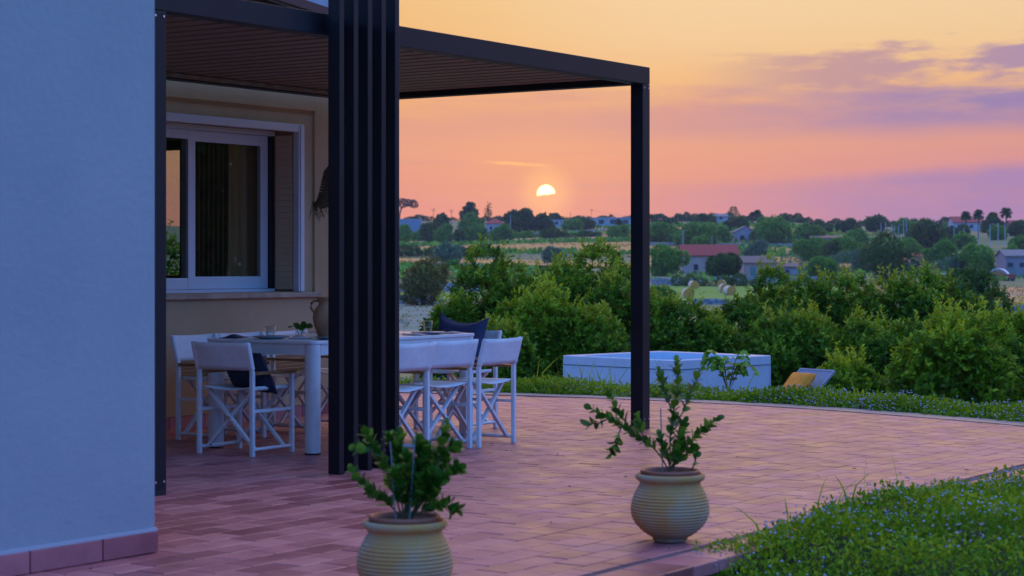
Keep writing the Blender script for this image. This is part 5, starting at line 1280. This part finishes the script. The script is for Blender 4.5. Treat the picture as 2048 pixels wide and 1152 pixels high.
palm('small palm near the right edge of the skyline', 2039, 441, 462, 11, 5); palm('left palm of the pair beside the tiered pine', 1505, 424, 462, 13, 6); palm('right palm of the pair beside the tiered pine', 1515, 420, 462, 17, 7)
palm('low spreading palm right of the palm pair', 1563, 436, 470, 34, 8, Y=770); palm('small palm just right of the far pergola post', 1303, 430, 460, 14, 9); palm('spidery palm on the skyline left of the ragged tree', 1708, 442, 468, 26, 10)
palm('small palm tree left of the far pergola post by the white building', 1238, 438, 466, 18, 11)
# tiered pine
g = ground(1467, 820); h = EYE + (HY - 413) / F_PX * 820 - g.z
tp = thing('tiered_pine', 'slender pine with separate tiers of branches on the skyline', 'tree', g); r = np.random.default_rng(77)
MB().tube([(0, 0, -.3), (0, 0, h)], .18, 7, r2=.03).build('trunk', bark, tp)
V, D, N, L, Rn = [], [], [], [], []
for k in range(7):
    z = h * (.40 + .58 * k / 6.5); rad = 3.2 * (1 - k / 7.5) + .3
    for a in np.linspace(0, 2 * np.pi, 9)[:-1] + k:
        for j in range(6):
            tt = (j + 1) / 6; V.append((math.cos(a) * rad * tt * .8, math.sin(a) * rad * tt * .8, z + .12 * tt)); D.append((math.cos(a), math.sin(a), .2 + .25 * r.normal())); N.append((.3 * r.normal(), -1, .5 + .5 * r.normal())); L.append(.85); Rn.append(r.random())
link('crown', leaf_mesh('crown', LG_dark, np.array(V), np.array(D), np.array(N), np.array(L), np.array(L) * .42, np.array(Rn)), tp)['kind'] = 'stuff'
# umbrella pine at the left
g = ground(806, 900); h = EYE + (HY - 397) / F_PX * 900 - g.z; up_ = thing('umbrella_pine', 'umbrella pine with flat spreading crown beside the black slats', 'tree', g); r = np.random.default_rng(78)
mb = MB(); mb.tube([(-2.0, 0, -.3), (-1.5, 0, h * .4), (-.5, 0, h * .7)], [.5, .4, .3], 8)
for dx in (-3, 0, 3, 5.2): mb.tube([(-.9, 0, h * .6), (dx * .5, 0, h * .72), (dx, 0, h * .84)], [.25, .18, .1], 6)
mb.build('trunk', bark, up_)
bl = [(-5 + 10.5 * i / 9 + r.normal() * .3, r.normal() * 1.5, h * .84 - .9 * abs((i - 4) / 5) ** 2 + r.normal() * .2, 1.25 + .3 * r.random()) for i in range(10)]
p, d = crown_points(r, bl, 700); link('crown', leaf_mesh('crown', LG_pine, *twig_leaves(r, p, d, 5, .5, .25, .5)), up_)['kind'] = 'stuff'
# wispy tree
g = ground(975, 840); h = EYE + (HY - 402) / F_PX * 840 - g.z; wt = thing('wispy_tree', 'thin feathery tree on the skyline behind the red roofed villa', 'tree', g); r = np.random.default_rng(79)
MB().tube([(0, 0, -.3), (.3, 0, h * .5), (.6, 0, h * .95)], [.3, .2, .05], 7).build('trunk', bark, wt)
bl = [(.6 * q + r.normal() * .5, r.normal() * .6, h * (.45 + .5 * q), .9 * (1.15 - q)) for q in np.linspace(0, 1, 9)]
p, d = crown_points(r, bl, 130); link('crown', leaf_mesh('crown', LG_olive, *twig_leaves(r, p, d, 5, .55, .22, .8, up=.9)), wt)['kind'] = 'stuff'
# overhead wires on the right hand slope
def wire(label, u0, v0, u1, v1, Y0, Y1, sagm):
    a = Vector(((u0 - CX) / F_PX * Y0, Y0, EYE + (HY - v0) / F_PX * Y0)); b = Vector(((u1 - CX) / F_PX * Y1, Y1, EYE + (HY - v1) / F_PX * Y1))
    pts = [a.lerp(b, t) - Vector((0, 0, sagm * 4 * t * (1 - t))) for t in np.linspace(0, 1, 14)]
    o = MB().tube(pts, .035, 4, cap=False).build('overhead_wire', wood_pole); tag(o, label, 'wire', 'overhead wires')
wire('wire sagging from the pole above the long red roof to the right', 1424, 474, 1656, 478, Yof(500), 600, .6)
wire('wire across the skyline from the tallest pole to the post', 1183, 420, 1321, 436, Yof(450), Yof(458), .8)

# ------------------------------------------------------------------ evening haze
hz = bpy.data.materials.new('haze'); hz.use_nodes = True; nt = hz.node_tree
nt.nodes.remove(nt.nodes['Principled BSDF']); pv = nt.nodes.new('ShaderNodeVolumePrincipled'); pv.inputs['Density'].default_value = .00012; pv.inputs['Color'].default_value = (.86, .80, .92, 1)
nt.links.new(pv.outputs[0], nt.nodes['Material Output'].inputs['Volume'])
hb = MB().box(-980, 980, -310, 1420, -6, 48).build('haze', hz); hb['kind'] = 'stuff'
